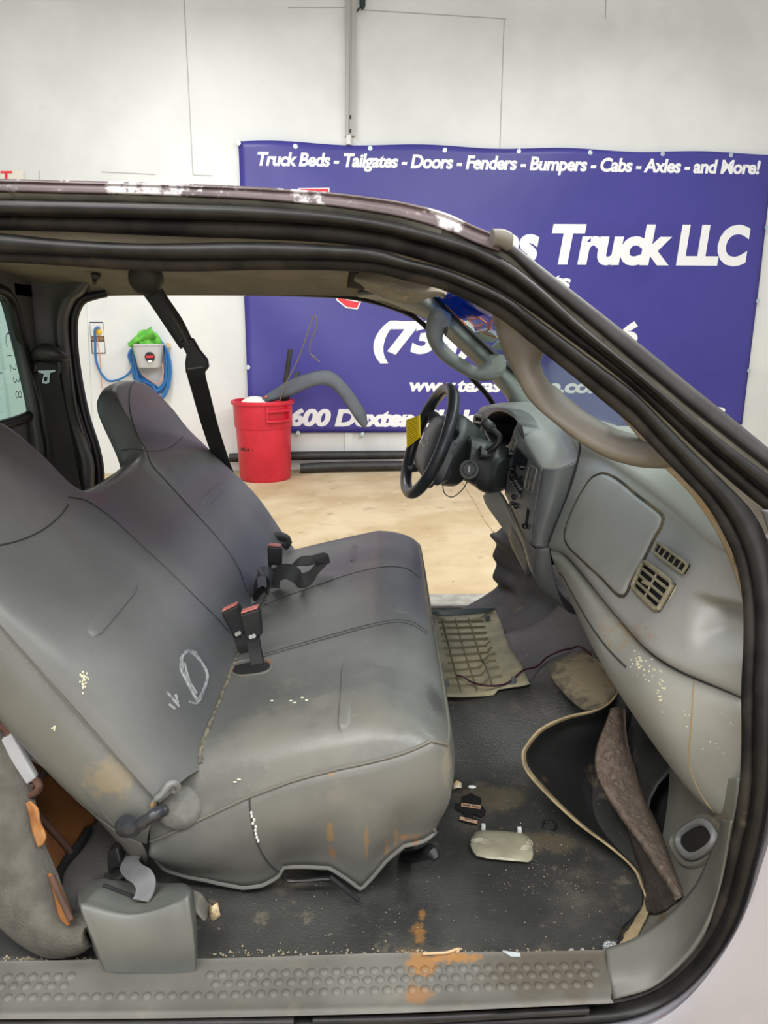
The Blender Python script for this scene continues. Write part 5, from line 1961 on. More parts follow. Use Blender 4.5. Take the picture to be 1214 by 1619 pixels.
# loose wiring on top of the dash by the windshield
mb = MB()
mb.tube(crom([drop(x, y, pb, .01) or at(x, y, 1.35) for x, y in ((975, 716), (985, 726), (1000, 731), (1015, 732))], 20), .004, 6)
tag(mb.build('loose_wire', M_BLK, loc=at(1000, 731, 1.45)), 'short black wire lying on the dash top under the grab handle', 'wire')

# ------------------------------------------------------------------ steering column and wheel
M_WHEEL = mat('black_wheel_leather', (34, 36, 40), .32, var=((52, 54, 60), 14), bump=(200, .2, .001))
M_COL = mat('black_column_plastic', (46, 50, 50), .42, var=((38, 41, 42), 8), bump=(240, .2, .001))
st = thing('steering_wheel', 'black four spoke steering wheel on a bulky column, turned away from the bench', 'steering wheel', at(720, 735, 2.1))
# rim plane from its image ellipse: centre, long axis (up) and short axis (across the cab)
WC = at(681, 696, 2.1)
up = V((.36, 0, .93)).normalized()
sidev = V((.0, 1, 0))
pts = []
# measured rim: top (712,612), bottom (643,780); the near and far sides bulge to the right and left
top_p, bot_p = at(711, 616, 2.1), at(645, 776, 2.1)
WC = (top_p + bot_p) / 2
up = (top_p - bot_p) / 2
R_ = up.length
upn = up.normalized()
sid = V((-.17, 1, 0))
sid = (sid - upn * sid.dot(upn)).normalized()
wn = upn.cross(sid).normalized()      # along the column
if wn.x < 0:
    wn = -wn
mb = MB()
N_ = 72
rim_pts = [WC + upn * R_ * math.cos(2 * PI * i / N_) + sid * R_ * math.sin(2 * PI * i / N_) for i in range(N_)]
mb.tube(rim_pts, .0175, 14, closed=True)
mb.build('wheel_rim', M_WHEEL, st)
hub = WC + wn * .045
mb = MB()


def wloc(a, b, c):
    return WC + upn * a + sid * b + wn * c


# airbag pad: rounded trapezoid
rows = []
for s, c in ((.02, -.022), (.5, -.02), (.85, -.010), (1.0, .012), (1.03, .04), (.8, .07)):
    r = []
    for i in range(40):
        t_ = 2 * PI * i / 40
        cs, sn = math.cos(t_), math.sin(t_)
        a = .095 * math.copysign(abs(cs) ** .6, cs)
        b = (.105 - .02 * cs) * math.copysign(abs(sn) ** .6, sn)
        r.append(wloc((a - .01) * s, b * s, c + .012))
    rows.append(r)
mb.grid(rows, cv=True)
lab(mb.build('airbag_pad', mat('grey_airbag', (74, 76, 84), .38, var=((64, 66, 74), 8), bump=(240, .2, .001)), st), 'grey airbag pad')
mb = MB()
mb.tube([wloc(.014 * math.cos(2 * PI * i / 28) - .005, .032 * math.sin(2 * PI * i / 28), -.009) for i in range(28)], .0022, 6, closed=True)
mb.build('emblem_ring', M_STEEL, st)
for a, b in ((.06, 1), (.06, -1), (-.10, .75), (-.10, -.75)):
    mb = MB()
    k = R_ * math.sqrt(max(1 - ((a * 1.15) / R_) ** 2, 0))
    mb.tube(crom([wloc(a * .6, b * .07, .03), wloc(a, b * .12, .02), wloc(a * 1.15, math.copysign(k if abs(b) == 1 else k * .86, b) * .985, 0)], 12), [.022] * 5 + [.02] * 4 + [.016] * 3, 10, flat=.7)
    mb.build('spoke', M_WHEEL, st)
# column shroud: from behind the wheel to the dash
cax = [wloc(-.01, 0, .05), wloc(-.012, 0, .10), wloc(-.02, 0, .17), wloc(-.03, 0, .24)]
mb = MB()
mb.tube(crom([wloc(.0, 0, .03), wloc(-.005, 0, .08), wloc(-.012, 0, .135), wloc(-.016, 0, .145)], 20), [.10, .104, .106, .107, .108, .108, .107, .106, .105, .104, .103, .102, .10, .098, .096, .094, .092, .088, .08, .05], 28)
mb.build('wheel_hub_cover', M_COL, st)
mb = MB()
mb.etube([(742, 690, 2.02), (770, 697, 2.02), (800, 708, 2.0), (812, 722, 1.98)], [(728, 756, 2.02), (752, 768, 2.02), (775, 780, 2.0), (800, 772, 1.98)], .085, 28, 24, sq=.75)
cob = mb.bvh()
mb.build('column_shroud', M_COL, st)
mb = MB()
c = drop(742, 742, cob, .0)
if c:
    n = V((-.2, -1, .25)).normalized()
    mb.lathe([(0, .010), (.016, .010), (.018, .004), (.026, .004), (.028, -.004)], c, 24, n)
    ig = mb.build('ignition_lock', M_COL, st)
    mb = MB()
    mb.box(c + n * .014, (.004, .006, .016))
    mb.build('key_slot', M_STEEL, ig, sm=False)
mb = MB()
mb.tube(crom([at(x, y, yy) for x, y, yy in ((768, 716, 1.93), (782, 706, 1.92), (788, 698, 1.92), (789, 690, 1.92), (782, 682, 1.92), (775, 676, 1.92))], 24), .0085, 10)
mb.build('gear_lever', M_BLK, st)
mb = MB()
kd = (at(770, 671, 1.92) - at(777, 677, 1.92)).normalized()
mb.lathe([(0, .036), (.009, .036), (.0125, .032), (.0145, .014), (.012, .0), (.007, -.006)], at(777, 677, 1.925) - kd * .005, 20, kd)
lab(mb.build('lever_knob', M_COL, st), 'black gear lever knob')
mb = MB()
mb.etube([(760, 705, 1.93), (772, 712, 1.93), (783, 708, 1.93)], [(757, 728, 1.93), (768, 724, 1.93), (780, 714, 1.93)], .03, 14, 14)
mb.build('lever_boot', M_BLK, st)

mb = MB()
q = [at(642, 664, 2.05), at(662, 657, 2.02), at(663, 692, 2.02), at(643, 708, 2.05)]
mb.hexa(q, [p + V((.004, .004, .001)) for p in q])
yt = thing('yellow_tag', 'bright yellow plastic tag tied to the left side of the steering wheel', 'tag', at(642, 708, 2.05))
mb.build('tag_sheet', mat('yellow_card', (232, 204, 28), .5), yt, sm=False)
mb = MB()
for i in range(9):
    u = .08 + i * .105
    a = q[0].lerp(q[3], u).lerp(q[1].lerp(q[2], u), .12)
    b = q[0].lerp(q[3], u).lerp(q[1].lerp(q[2], u), .88)
    mb.tube([a + V((-.001, -.001, 0)), b + V((-.001, -.001, 0))], .0009, 5)
lab(mb.build('tag_print', mat('tag_print', (170, 140, 20), .6), yt), 'faint printed lines')
mb = MB()
mb.tube(crom([at(x, y, 2.0) for x, y in ((741, 692), (744, 710), (745, 740), (740, 758), (730, 775), (714, 786), (703, 780), (700, 768), (701, 760))], 50), .0016, 6)
tag(mb.build('tag_string', mat('grey_string', (92, 92, 88), .6), loc=at(720, 784, 2.0)), 'thin grey string looped below the steering column', 'string')
# ------------------------------------------------------------------ vinyl floor mat
FZ = .535 - .02
M_MAT = mat('black_vinyl_mat', (64, 64, 62), .45, var=((48, 48, 47), 6), dirt=((110, 104, 92), 4.5, .54, .22, .7), bump=(240, .8, .002),
            more=[((120, 112, 96), 16, .6, .1, .5), ((150, 142, 124), 70, .66, .05, .6), ((34, 34, 34), 3.0, .56, .2, .6)],
            spots=[(atz(662, 1466, .53), (.018, .034, .1), (140, 98, 50), 70, .7), (atz(667, 1436, .53), (.009, .022, .1), (140, 98, 50), 70, .7), (atz(650, 1498, .53), (.03, .018, .1), (124, 96, 60), 60, .6), (atz(780, 1260, .52), (.12, .06, .1), (112, 102, 82), 18, .6),
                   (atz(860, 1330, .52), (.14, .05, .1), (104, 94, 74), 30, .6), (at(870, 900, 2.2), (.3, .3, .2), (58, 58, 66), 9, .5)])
M_MATU = mat('mat_underside', (26, 26, 26), .75, var=((20, 20, 20), 6), dirt=((116, 102, 78), 9, .58, .12, .6), bump=(60, .5, .003), more=[((160, 156, 146), 70, .72, .04, .7)])
M_MATE = mat('dusty_mat_edge', (176, 158, 122), .85, var=((140, 124, 94), 20))
M_PAD = mat('brown_felt_pad', (126, 110, 98), .98, var=((88, 76, 66), 60), bump=(160, 1, .006), dirt=((140, 126, 110), 60, .55, .1, .8))


def matz(x, y):
    z = FZ
    hump = smooth(1.46, 1.70, y) * (1 - smooth(2.0, 2.24, y))
    z += hump * (.105 + .16 * smooth(.2, .75, x))
    z += smooth(.44, .86, x) * .42 * (1 - .3 * hump)
    z += .004 * math.sin(x * 13 + 3 * y) * math.sin(y * 11) + .006 * math.sin(x * 5 - y * 7)
    return z


mb = MB()
rows = []
for i in range(111):
    x = -1.1 + 1.92 * i / 110
    r = []
    for j in range(100):
        ylo = .992 + .05 * smooth(.36, .44, x) + .30 * smooth(.42, .58, x)
        y = ylo + (2.55 - ylo) * j / 99
        r.append(V((x, y, matz(x, y))))
    rows.append(r)
mb.grid(rows)
mb_b = mb.bvh()
fm = mb.build('floor_mat', M_MAT, solid=.004, loc=V((0, 1.7, FZ)))
tag(fm, 'dirty black vinyl floor mat of the truck cab with its front corner curled up', 'floor mat')


def onmat(x, y, l=0.0):
    r = drop(x, y, mb_b, l + .0055)
    return r if r is not None else atz(x, y, FZ + l)


E1 = [(972, 1082, 1.52), (976, 1092, 1.49), (962, 1110, 1.46), (938, 1122, 1.44), (895, 1132, 1.42), (855, 1150, 1.39), (830, 1178, 1.36), (824, 1196, 1.345), (832, 1222, 1.33), (868, 1262, 1.30), (915, 1305, 1.27), (965, 1342, 1.22), (1000, 1374, 1.17), (1012, 1400, 1.14), (1024, 1432, 1.10), (1022, 1448, 1.07), (1012, 1470, 1.04), (1000, 1496, 1.0)]
E2 = [(968, 1086, 1.53), (968, 1096, 1.50), (956, 1116, 1.47), (936, 1132, 1.46), (900, 1146, 1.45), (868, 1164, 1.43), (850, 1184, 1.41), (846, 1198, 1.40), (856, 1216, 1.39), (888, 1256, 1.37), (930, 1300, 1.33), (978, 1344, 1.27), (1008, 1376, 1.2), (1018, 1402, 1.16), (1014, 1432, 1.11), (1002, 1452, 1.07), (990, 1470, 1.04), (978, 1494, 1.0)]
E3 = [(985, 1080, 1.56), (980, 1100, 1.53), (970, 1124, 1.50), (960, 1140, 1.49), (946, 1160, 1.48), (934, 1182, 1.48), (930, 1204, 1.48), (936, 1226, 1.48), (950, 1256, 1.47), (976, 1296, 1.44), (1004, 1344, 1.36), (1022, 1384, 1.27), (1022, 1410, 1.2), (1004, 1438, 1.13), (988, 1456, 1.09), (980, 1474, 1.05), (974, 1494, 1.01)]
E3.insert(1, (984, 1090, 1.55))
mb = MB()
def mixr(A, B, k):
    return [tuple(a + (b - a) * k for a, b in zip(p, q)) for p, q in zip(A, B)]


Ek = [tuple(a + (b - a) * (.24 + .76 * smooth(11, 15, i)) for a, b in zip(p, q)) for i, (p, q) in enumerate(zip(E1, E2))]
mb.rails([E1, Ek], 120, 5)
lab(mb.build('curled_edge', M_MATE, fm, solid=.004), 'tan dusty edge of the curled corner')
mb = MB()
mb.rails([Ek, E2, [tuple((a + b) / 2 for a, b in zip(p, q)) for p, q in zip(E2, E3)], E3, [(p[0] + 30, p[1] + 26, p[2] + .03) for p in E3[:-6]] + [(p[0] + 10, p[1] + 6, p[2] + .01) for p in E3[-6:]]], 120, 24)
lab(mb.build('curled_underside', M_MATU, fm, solid=.003), 'black underside of the curled corner')
mb = MB()
mb.rails([[(906, 1034, 1.72), (930, 1032, 1.70), (950, 1052, 1.63), (966, 1070, 1.57), (976, 1090, 1.50)],
          [(886, 1044, 1.68), (905, 1060, 1.62), (930, 1086, 1.54), (950, 1104, 1.49), (964, 1109, 1.465)],
          [(864, 1050, 1.66), (876, 1078, 1.60), (898, 1104, 1.53), (920, 1122, 1.47), (938, 1124, 1.44)],
          [(846, 1050, 1.66), (852, 1090, 1.6), (862, 1126, 1.52), (880, 1140, 1.45), (896, 1134, 1.422)]][:3], 40, 24)
lab(mb.build('lifted_corner', mat('dusty_mat_top', (92, 86, 74), .6, var=((74, 70, 62), 14), bump=(130, .6, .002), spots=[(at(935, 1066, 1.58), (.11, .2, .085), (150, 136, 108), 30, .75)]), fm, solid=.004), 'tan dusted top of the lifted mat')
# far footwell: ragged torn edge standing up
mb = MB()
mb.rails([[(796, 833, 2.52), (786, 842, 2.53), (776, 846, 2.54), (786, 860, 2.53), (780, 878, 2.53), (786, 892, 2.52), (780, 912, 2.52), (788, 926, 2.52), (768, 942, 2.53), (744, 956, 2.54), (725, 966, 2.54)],
          [(806, 838, 2.46), (800, 850, 2.46), (795, 862, 2.46), (806, 878, 2.45), (806, 892, 2.45), (810, 906, 2.44), (806, 924, 2.42), (808, 938, 2.42), (790, 950, 2.44), (768, 960, 2.45), (745, 970, 2.46)],
          [(830, 846, 2.36), (832, 862, 2.36), (836, 880, 2.35), (842, 898, 2.33), (846, 912, 2.3), (846, 926, 2.28), (838, 944, 2.28), (826, 962, 2.26), (808, 976, 2.26), (790, 986, 2.26), (770, 994, 2.26)],
          [(880, 846, 2.36), (890, 870, 2.35), (900, 900, 2.3), (905, 920, 2.22), (905, 940, 2.16), (900, 960, 2.1), (885, 980, 2.08), (860, 996, 2.06), (835, 1006, 2.05), (815, 1012, 2.05), (795, 1016, 2.05)]], 70, 40)
lab(mb.build('torn_edge', mat('torn_mat', (62, 60, 62), .7, var=((46, 45, 48), 8), dirt=((134, 112, 84), 9, .6, .15, .55), bump=(90, .6, .003)), fm, solid=.004), 'torn mat edge standing up at the far footwell')

# felt pad slab under the mat
mb = MB()
PA = [(972, 1118, 1.45), (952, 1165, 1.38), (944, 1208, 1.34), (955, 1240, 1.31), (985, 1285, 1.25), (1020, 1330, 1.17), (1050, 1376, 1.10), (1072, 1408, 1.05), (1078, 1418, 1.04)]
PB = [(980, 1118, 1.46), (980, 1160, 1.40), (988, 1200, 1.36), (1000, 1240, 1.33), (1020, 1285, 1.27), (1042, 1330, 1.19), (1060, 1370, 1.12), (1076, 1406, 1.06), (1081, 1417, 1.05)]
PC = [(988, 1122, 1.48), (992, 1170, 1.43), (1004, 1215, 1.39), (1018, 1255, 1.36), (1036, 1295, 1.30), (1054, 1340, 1.22), (1068, 1378, 1.15), (1081, 1408, 1.08), (1083, 1417, 1.06)]
mb.rails([PA, PB, PC], 90, 18)
pad = mb.build('felt_pad', M_PAD, solid=.014, loc=at(1000, 1280, 1.35))
tag(pad, 'curved slab of brown felt padding standing behind the curled mat corner', 'padding')
mb = MB()
mb.rails([[(985, 1290, 1.26), (1020, 1332, 1.18), (1050, 1378, 1.105), (1077, 1416, 1.045)], [(1008, 1370, 1.2), (1024, 1390, 1.14), (1044, 1412, 1.09), (1068, 1426, 1.05)], [(1022, 1440, 1.085), (1034, 1443, 1.07), (1046, 1438, 1.06), (1060, 1432, 1.055)]], 30, 16)
lab(mb.build('felt_flap', mat('dark_felt', (72, 62, 54), .98, var=((50, 44, 40), 30), bump=(160, 1, .006)), pad, solid=.006), 'darker lower flap of the felt')

# ------------------------------------------------------------------ loose trim panel with ribs
HZ = FZ + .135
tpn = thing('trim_panel', 'loose dusty olive plastic panel lying ribbed side up on the floor hump before the bench', 'plastic panel', atz(760, 1040, HZ))


def tp(x, y, dz=0.0):
    a = atz(x, y, HZ + dz)
    b = onmat(x, y, .010 + max(dz, 0))
    return b if (b - EYE).length < (a - EYE).length else a


left = [(676, 972), (680, 990), (686, 1015), (692, 1045), (698, 1075), (705, 1102)]
right = [(783, 965), (793, 988), (800, 1010), (810, 1034), (826, 1058), (840, 1089)]
rows = []
for i in range(25):
    v = i / 24
    a, b = interp(v, [(k / 5, q[0]) for k, q in enumerate(left)]), interp(v, [(k / 5, q[0]) for k, q in enumerate(right)])
    ya, yb_ = interp(v, [(k / 5, q[1]) for k, q in enumerate(left)]), interp(v, [(k / 5, q[1]) for k, q in enumerate(right)])
    r = []
    for j in range(17):
        u = j / 16
        bow = 4 * u * (1 - u)
        r.append(tp(a + (b - a) * u, ya + (yb_ - ya) * u + bow * (5 if v > .9 else 1.5 * v), -.012 * bow + .02 * (1 - v) ** 8))
    rows.append(r)
M_OLV = mat('dusty_olive_plastic', (158, 150, 122), .7, var=((132, 128, 108), 12), dirt=((180, 158, 116), 16, .55, .15, .6), bump=(160, .4, .001))
mb = MB()
mb.grid(rows)
tb2 = mb.bvh()
mb.build('panel_skin', M_OLV, tpn, solid=.003)
mb = MB()
mb.rails([[tp(x, y, .012) for x, y in ((676, 970), (700, 974), (740, 972), (772, 968), (784, 962))], [tp(x, y, .03) for x, y in ((674, 966), (700, 964), (740, 962), (772, 960), (780, 960))]], 20, 6)
lab(mb.build('panel_lip', mat('dark_teal_lip', (84, 94, 94), .4), tpn, solid=.004), 'dark smooth upturned lip')
M_RIB = mat('dark_olive_rib', (112, 106, 86), .8)  # ribs a darker olive than the panel skin
for k in range(10):
    v = .16 + k * .082
    u0, u1 = (.12, .76) if k < 7 else (.06, .72)
    pts = []
    for m_ in range(9):
        u = u0 + (u1 - u0) * m_ / 8
        i = min(int(v * 24), 23)
        f = v * 24 - i
        j = min(int(u * 16), 15)
        g = u * 16 - j
        p = rows[i][j].lerp(rows[i][j + 1], g).lerp(rows[i + 1][j].lerp(rows[i + 1][j + 1], g), f)
        pts.append(p + V((0, 0, .004)))
    mb = MB()
    mb.ribbon(pts, .010, V((0, 0, 1)), .0012)
    mb.build('rib', M_RIB, tpn)
for u in (.22, .42, .62):
    pts = []
    for m_ in range(9):
        v = .12 + .84 * m_ / 8
        i = min(int(v * 24), 23)
        f = v * 24 - i
        p = rows[i][int(u * 16)].lerp(rows[i][int(u * 16) + 1], u * 16 % 1).lerp(rows[i + 1][int(u * 16)], f)
        p = rows[i][int(u * 16)].lerp(rows[i + 1][int(u * 16)], f)
        pts.append(p + V((0, 0, .004)))
    mb = MB()
    mb.ribbon(pts, .010, V((0, 0, 1)), .0012)
    mb.build('rib', M_RIB, tpn)
for x, y in ((683, 983), (771, 981), (705, 1085), (811, 1080)):
    p = drop(x, y, tb2, .0) or tp(x, y)
    mb = MB()
    mb.lathe([(0, .016), (.006, .016), (.007, .006), (.011, .005), (.011, 0)], p, 12)
    lab(mb.build('screw_boss', mat('grey_boss', (88, 92, 92), .5), tpn), 'grey screw boss')
mb = MB()
wp_ = [tp(722, 1068, .012), tp(730, 1069, .014), tp(745, 1078, .014), tp(768, 1084, .014), tp(800, 1081, .016), tp(832, 1074, .012), onmat(850, 1060, .006), onmat(868, 1044, .006), onmat(892, 1033, .006), onmat(908, 1031, .008), onmat(926, 1032, .02), onmat(944, 1042, .02)]
mb.tube(crom(wp_, 70), .0028, 8)
tag(mb.build('harness_wire', mat('dark_red_wire', (58, 26, 34), .4), loc=tp(800, 1081)), 'thin dark maroon wire lying across the loose ribbed panel', 'wire')

# ------------------------------------------------------------------ small things on the mat
M_LENS = mat('dusty_lens', (162, 158, 138), .35, var=((140, 136, 116), 14), dirt=((186, 182, 164), 20, .58, .12, .6), bump=(90, .2, .001))
ln = thing('dome_lamp_lens', 'dusty translucent grey lamp lens lying on the black mat', 'lamp lens', atz(792, 1345, FZ))
oz = matz(.2, 1.3)
poly = [(742, 1336), (744, 1324), (752, 1315), (764, 1312), (800, 1314), (825, 1317), (836, 1323), (843, 1334), (844, 1352), (842, 1360), (836, 1364), (800, 1361), (770, 1358), (753, 1354), (746, 1346)]
cx_, cy_ = 793, 1338
mb = MB()
ringp = lambda s, dz: [atz(cx_ + (x - cx_) * s, cy_ + (y - cy_) * s, oz + dz) for x, y in poly]
mb.grid([ringp(1.0, .004), ringp(1.0, .012), ringp(.96, .018), ringp(.8, .021), ringp(.4, .022), ringp(.02, .022)], cv=True)
mb.build('lens_body', M_LENS, ln)
for sx, s in ((756, 1), (828, -1)):
    for k in range(4):
        mb = MB()
        r = 5 + k * 3.0
        pts = [atz(sx + math.cos(a) * r * 1.1 + s * k * .5, 1334 + math.sin(a) * r * .62, oz + .0215) for a in [(-2.6 if s > 0 else -.9) + i * .25 for i in range(12)]]
        mb.tube(pts, .0008, 5)
        mb.build('moulded_ridge', mat('lens_ridge', (188, 184, 166), .3) if not bpy.data.materials.get('lens_ridge') else bpy.data.materials['lens_ridge'], ln)
for x, y in ((764, 1307), (821, 1312)):
    mb = MB()
    mb.box(atz(x, y, oz + .012), (.008, .008, .010))
    lab(mb.build('clip_tab', M_PLASTW, ln, sm=False), 'white clip tab')

M_CARD = mat('black_card', (24, 24, 25), .4)
M_CARDT = mat('card_label', (206, 168, 138), .6)
fr = thing('air_freshener', 'black tree shaped card air freshener lying on the mat by the seat corner', 'air freshener', atz(742, 1285, FZ))
az = matz(.13, 1.37) + .003


def card(pts, dz, th, m, name, parent, lb=None):
    mb = MB()
    mb.prism([onmat(x, y, .004 + dz) for x, y in pts], V((0, 0, -th)))
    o = mb.build(name, m, parent, sm=False)
    if lb:
        lab(o, lb)
    return o


card([(738, 1262), (744, 1259), (752, 1264), (759, 1266), (761, 1273), (759, 1278), (764, 1282), (768, 1288), (766, 1294), (760, 1297), (752, 1294), (747, 1292), (748, 1298), (756, 1302), (754, 1309), (745, 1308), (728, 1303), (725, 1299), (732, 1297), (734, 1291), (728, 1288), (720, 1284), (719, 1276), (726, 1275), (730, 1272), (729, 1265)], .0, .002, M_CARD, 'card', fr)
bnd = card([(729, 1275.5), (760, 1280), (759, 1285), (729, 1280.5)], .001, .0009, M_CARDT, 'name_band', fr, 'tan printed band')
card([(727, 1297), (755, 1304), (754, 1308.5), (726, 1301.5)], .001, .0009, M_CARDT, 'foot_band', fr, 'tan printed foot')
mb = MB()
text_quad(mb, 'Little Trees', (731, 1280.2, 1276.8, 758, 1284.2, 1281), lambda x, y: onmat(x, y, .0056), .1, .02)
text_quad(mb, 'black ice', (735, 1302, 1299.5, 748, 1305.3, 1302.8), lambda x, y: onmat(x, y, .0056), .1, .02)
lab(mb.build('card_lettering', M_BLK, fr, sm=False), 'tiny black lettering')

mb = MB()
rp = [atz(x, y, matz(.28, 1.36) + .004) for x, y in oval(868, 1306, 10.5, 7.2, .1, 32)]
mb.tube(rp, .0032, 8, closed=True)
tag(mb.build('rubber_ring', M_BLK, loc=atz(868, 1306, FZ)), 'small black rubber ring on the mat right of the lamp lens', 'ring')
mb = MB()
for dx, dy, a in ((0, 0, 0), (0, 0, 1.57)):
    c = atz(847, 1335, oz + .004)
    mb.box(c, (.014 if a == 0 else .004, .004 if a == 0 else .014, .005))
tag(mb.build('yellow_clip', mat('pale_yellow_clip', (206, 186, 120), .5), loc=atz(847, 1335, oz), sm=False), 'tiny yellow cross shaped clip touching the lamp lens', 'clip')
mb = MB()
c = atz(722, 1244, matz(.12, 1.45) + .004)
mb.rails([[c + V((-.010, -.008, 0)), c + V((.0, -.012, .006)), c + V((.011, -.006, .001))], [c + V((-.008, .006, .005)), c + V((.001, .008, .012)), c + V((.012, .006, .006))]], 8, 6)
tag(mb.build('scrap_paper', mat('crumpled_wrapper', (206, 176, 96), .5, var=((220, 216, 204), 90)), solid=.001, loc=c), 'crumpled gold and white wrapper scrap on the mat at the seat corner', 'wrapper')
mb = MB()
c = atz(746, 1244, matz(.15, 1.45) + .003)
mb.ball(c, (.010, .006, .003), 10, 6)
tag(mb.build('white_chip', M_WHITE, loc=c), 'small white chip on the mat above the air freshener', 'chip')
mb = MB()
for i in range(26):
    c = atz(966 + random.gauss(0, 5), 1497 + random.gauss(0, 3), FZ + .008 + random.random() * .008)
    mb.ball(c, (.005, .004, .004), 6, 4)
for i in range(12):
    c = atz(915 + random.gauss(0, 12), 1504 + random.gauss(0, 1.5), FZ + .006 + random.random() * .003)
    mb.ball(c, (.004, .003, .003), 6, 4)
tag(mb.build('foil_crumbs', mat('silver_foil', (206, 208, 212), .3, .6), loc=atz(966, 1497, FZ), sm=False), 'crumbled silver foil in the corner where the mat meets the sill', 'foil', kind='stuff')
mb = MB()
q = [atz(x, y, .552) for x, y in ((794, 1503), (822, 1506), (823, 1512), (808, 1512))]
mb.hexa(q, [p + V((0, 0, -.0015)) for p in q])
tag(mb.build('plastic_sliver', mat('clear_sliver', (176, 186, 186), .2), loc=q[0], sm=False), 'thin clear plastic sliver on the inner edge of the sill plate', 'plastic scrap')
mb = MB()
mb.tube(crom([atz(x, y, .552) for x, y in ((668, 1508), (690, 1507), (706, 1506), (718, 1502), (726, 1500), (722, 1506))], 24), .0022, 6)
tag(mb.build('tan_string', mat('tan_string', (190, 160, 124), .8), loc=atz(706, 1506, .55)), 'short tan string on the rust stain by the sill plate', 'string')

# grit: crumbs on the mat and along the sill joint
mb = MB()
rnd = random.Random(3)
for i in range(420):
    k = rnd.random()
    if k < .35:
        x, y = rnd.uniform(330, 950), 1511 + rnd.gauss(0, 3)
    elif k < .55:
        x, y = rnd.gauss(880, 45), rnd.gauss(1345, 35)
    elif k < .7:
        x, y = rnd.gauss(850, 50), rnd.gauss(1400, 10)
    elif k < .8:
        x, y = rnd.gauss(800, 50), rnd.gauss(1260, 25)
    else:
        x, y = rnd.uniform(330, 960), rnd.uniform(1390, 1500)
    p = onmat(x, y, .001)
    if p.z > .62 or p.x > .42:
        continue
    s = rnd.uniform(.0005, .0014) * (2.0 if k < .35 else 1)
    mb.ball(p, (s, s, s * .7), 5, 4)
for i in range(60):
    p = atz(rnd.uniform(0, 150), 1516 + rnd.gauss(0, 2), FZ + .004)
    s = rnd.uniform(.001, .003)
    mb.ball(p, (s, s, s), 5, 4)
tag(mb.build('floor_grit', mat('tan_grit', (116, 106, 88), .9, var=((176, 166, 140), 300)), loc=V((.1, 1.1, FZ)), sm=False), 'scattered tan crumbs and grit over the mat and sill joint', 'grit', kind='stuff')

# ------------------------------------------------------------------ seat belt tower at the sill
M_TOW = mat('grey_tower_plastic', (100, 102, 97), .5, var=((88, 90, 87), 5), dirt=((150, 144, 124), 6, .6, .2, .5), bump=(240, .2, .001))
tw = thing('belt_retractor_cover', 'grey plastic retractor cover on the sill behind the bench corner', 'retractor cover', atz(240, 1545, .535))
bk0 = [V((at(172, 1388, 1.14).x, 1.16, .50)), V((at(250, 1392, 1.14).x, 1.16, .50)), V((at(300, 1400, 1.1).x, 1.15, .50))]
ro = [[(172, 1395, 1.15), (162, 1530, 1.06), (166, 1540, .975), (180, 1543, .962), (240, 1546, .960), (300, 1547, .962), (311, 1543, .975), (314, 1520, 1.06), (310, 1420, 1.12)],
      [(150, 1392, 1.15), (142, 1480, 1.06), (148, 1490, .972), (160, 1492, .960), (230, 1494, .958), (296, 1492, .960), (309, 1484, .975), (311, 1460, 1.06), (306, 1410, 1.12)],
      [(134, 1392, 1.15), (124, 1420, 1.07), (126, 1434, .985), (140, 1440, .972), (210, 1450, .970), (282, 1436, .972), (302, 1424, .985), (304, 1410, 1.06), (300, 1402, 1.12)],
      [(138, 1391, 1.15), (128, 1412, 1.07), (134, 1424, 1.0), (150, 1424, .995), (212, 1442, .990), (272, 1424, .99), (296, 1410, 1.0), (299, 1404, 1.06), (297, 1400, 1.12)],
      [(160, 1389, 1.14), (140, 1400, 1.10), (150, 1404, 1.05), (166, 1404, 1.04), (214, 1424, 1.035), (258, 1406, 1.05), (284, 1400, 1.06), (290, 1398, 1.08), (292, 1397, 1.10)],
      [(172, 1388, 1.14), (172, 1389, 1.13), (180, 1390, 1.12), (190, 1391, 1.12), (215, 1394, 1.12), (245, 1395, 1.12), (265, 1396, 1.11), (275, 1396, 1.11), (284, 1396, 1.11)]]
mb = MB()
mb.rails(ro, 70, 36)
twb = mb.bvh()
mb.build('cover_body', M_TOW, tw, solid=.004)
mb = MB()
q = dropline([(164, 1402), (180, 1408), (198, 1415), (213, 1421)], twb, 16, .001)
if len(q) > 3:
    mb.tube(q, .0045, 8)
    mb.build('belt_slot', M_DARK, tw)
M_BELTG = mat('grey_webbing', (122, 122, 124), .5, bump=(420, .5, .001), var=((108, 108, 110), 20))
mb = MB()
pw = crom([(213, 1352, 1.16), (205, 1366, 1.13), (212, 1378, 1.09), (226, 1388, 1.06), (231, 1400, 1.045), (228, 1414, 1.03), (222, 1424, 1.02)], 40)
mb.ribbon(pw, .034, [V((.95, .1, .25)).lerp(V((.8, .5, .4)), i / 39) for i in range(40)], .0015)
sb_ = mb.build('sill_belt', M_BELTG, loc=at(226, 1400, 1.05))
tag(sb_, 'grey seat belt webbing looping into the slot of the retractor cover', 'seat belt')

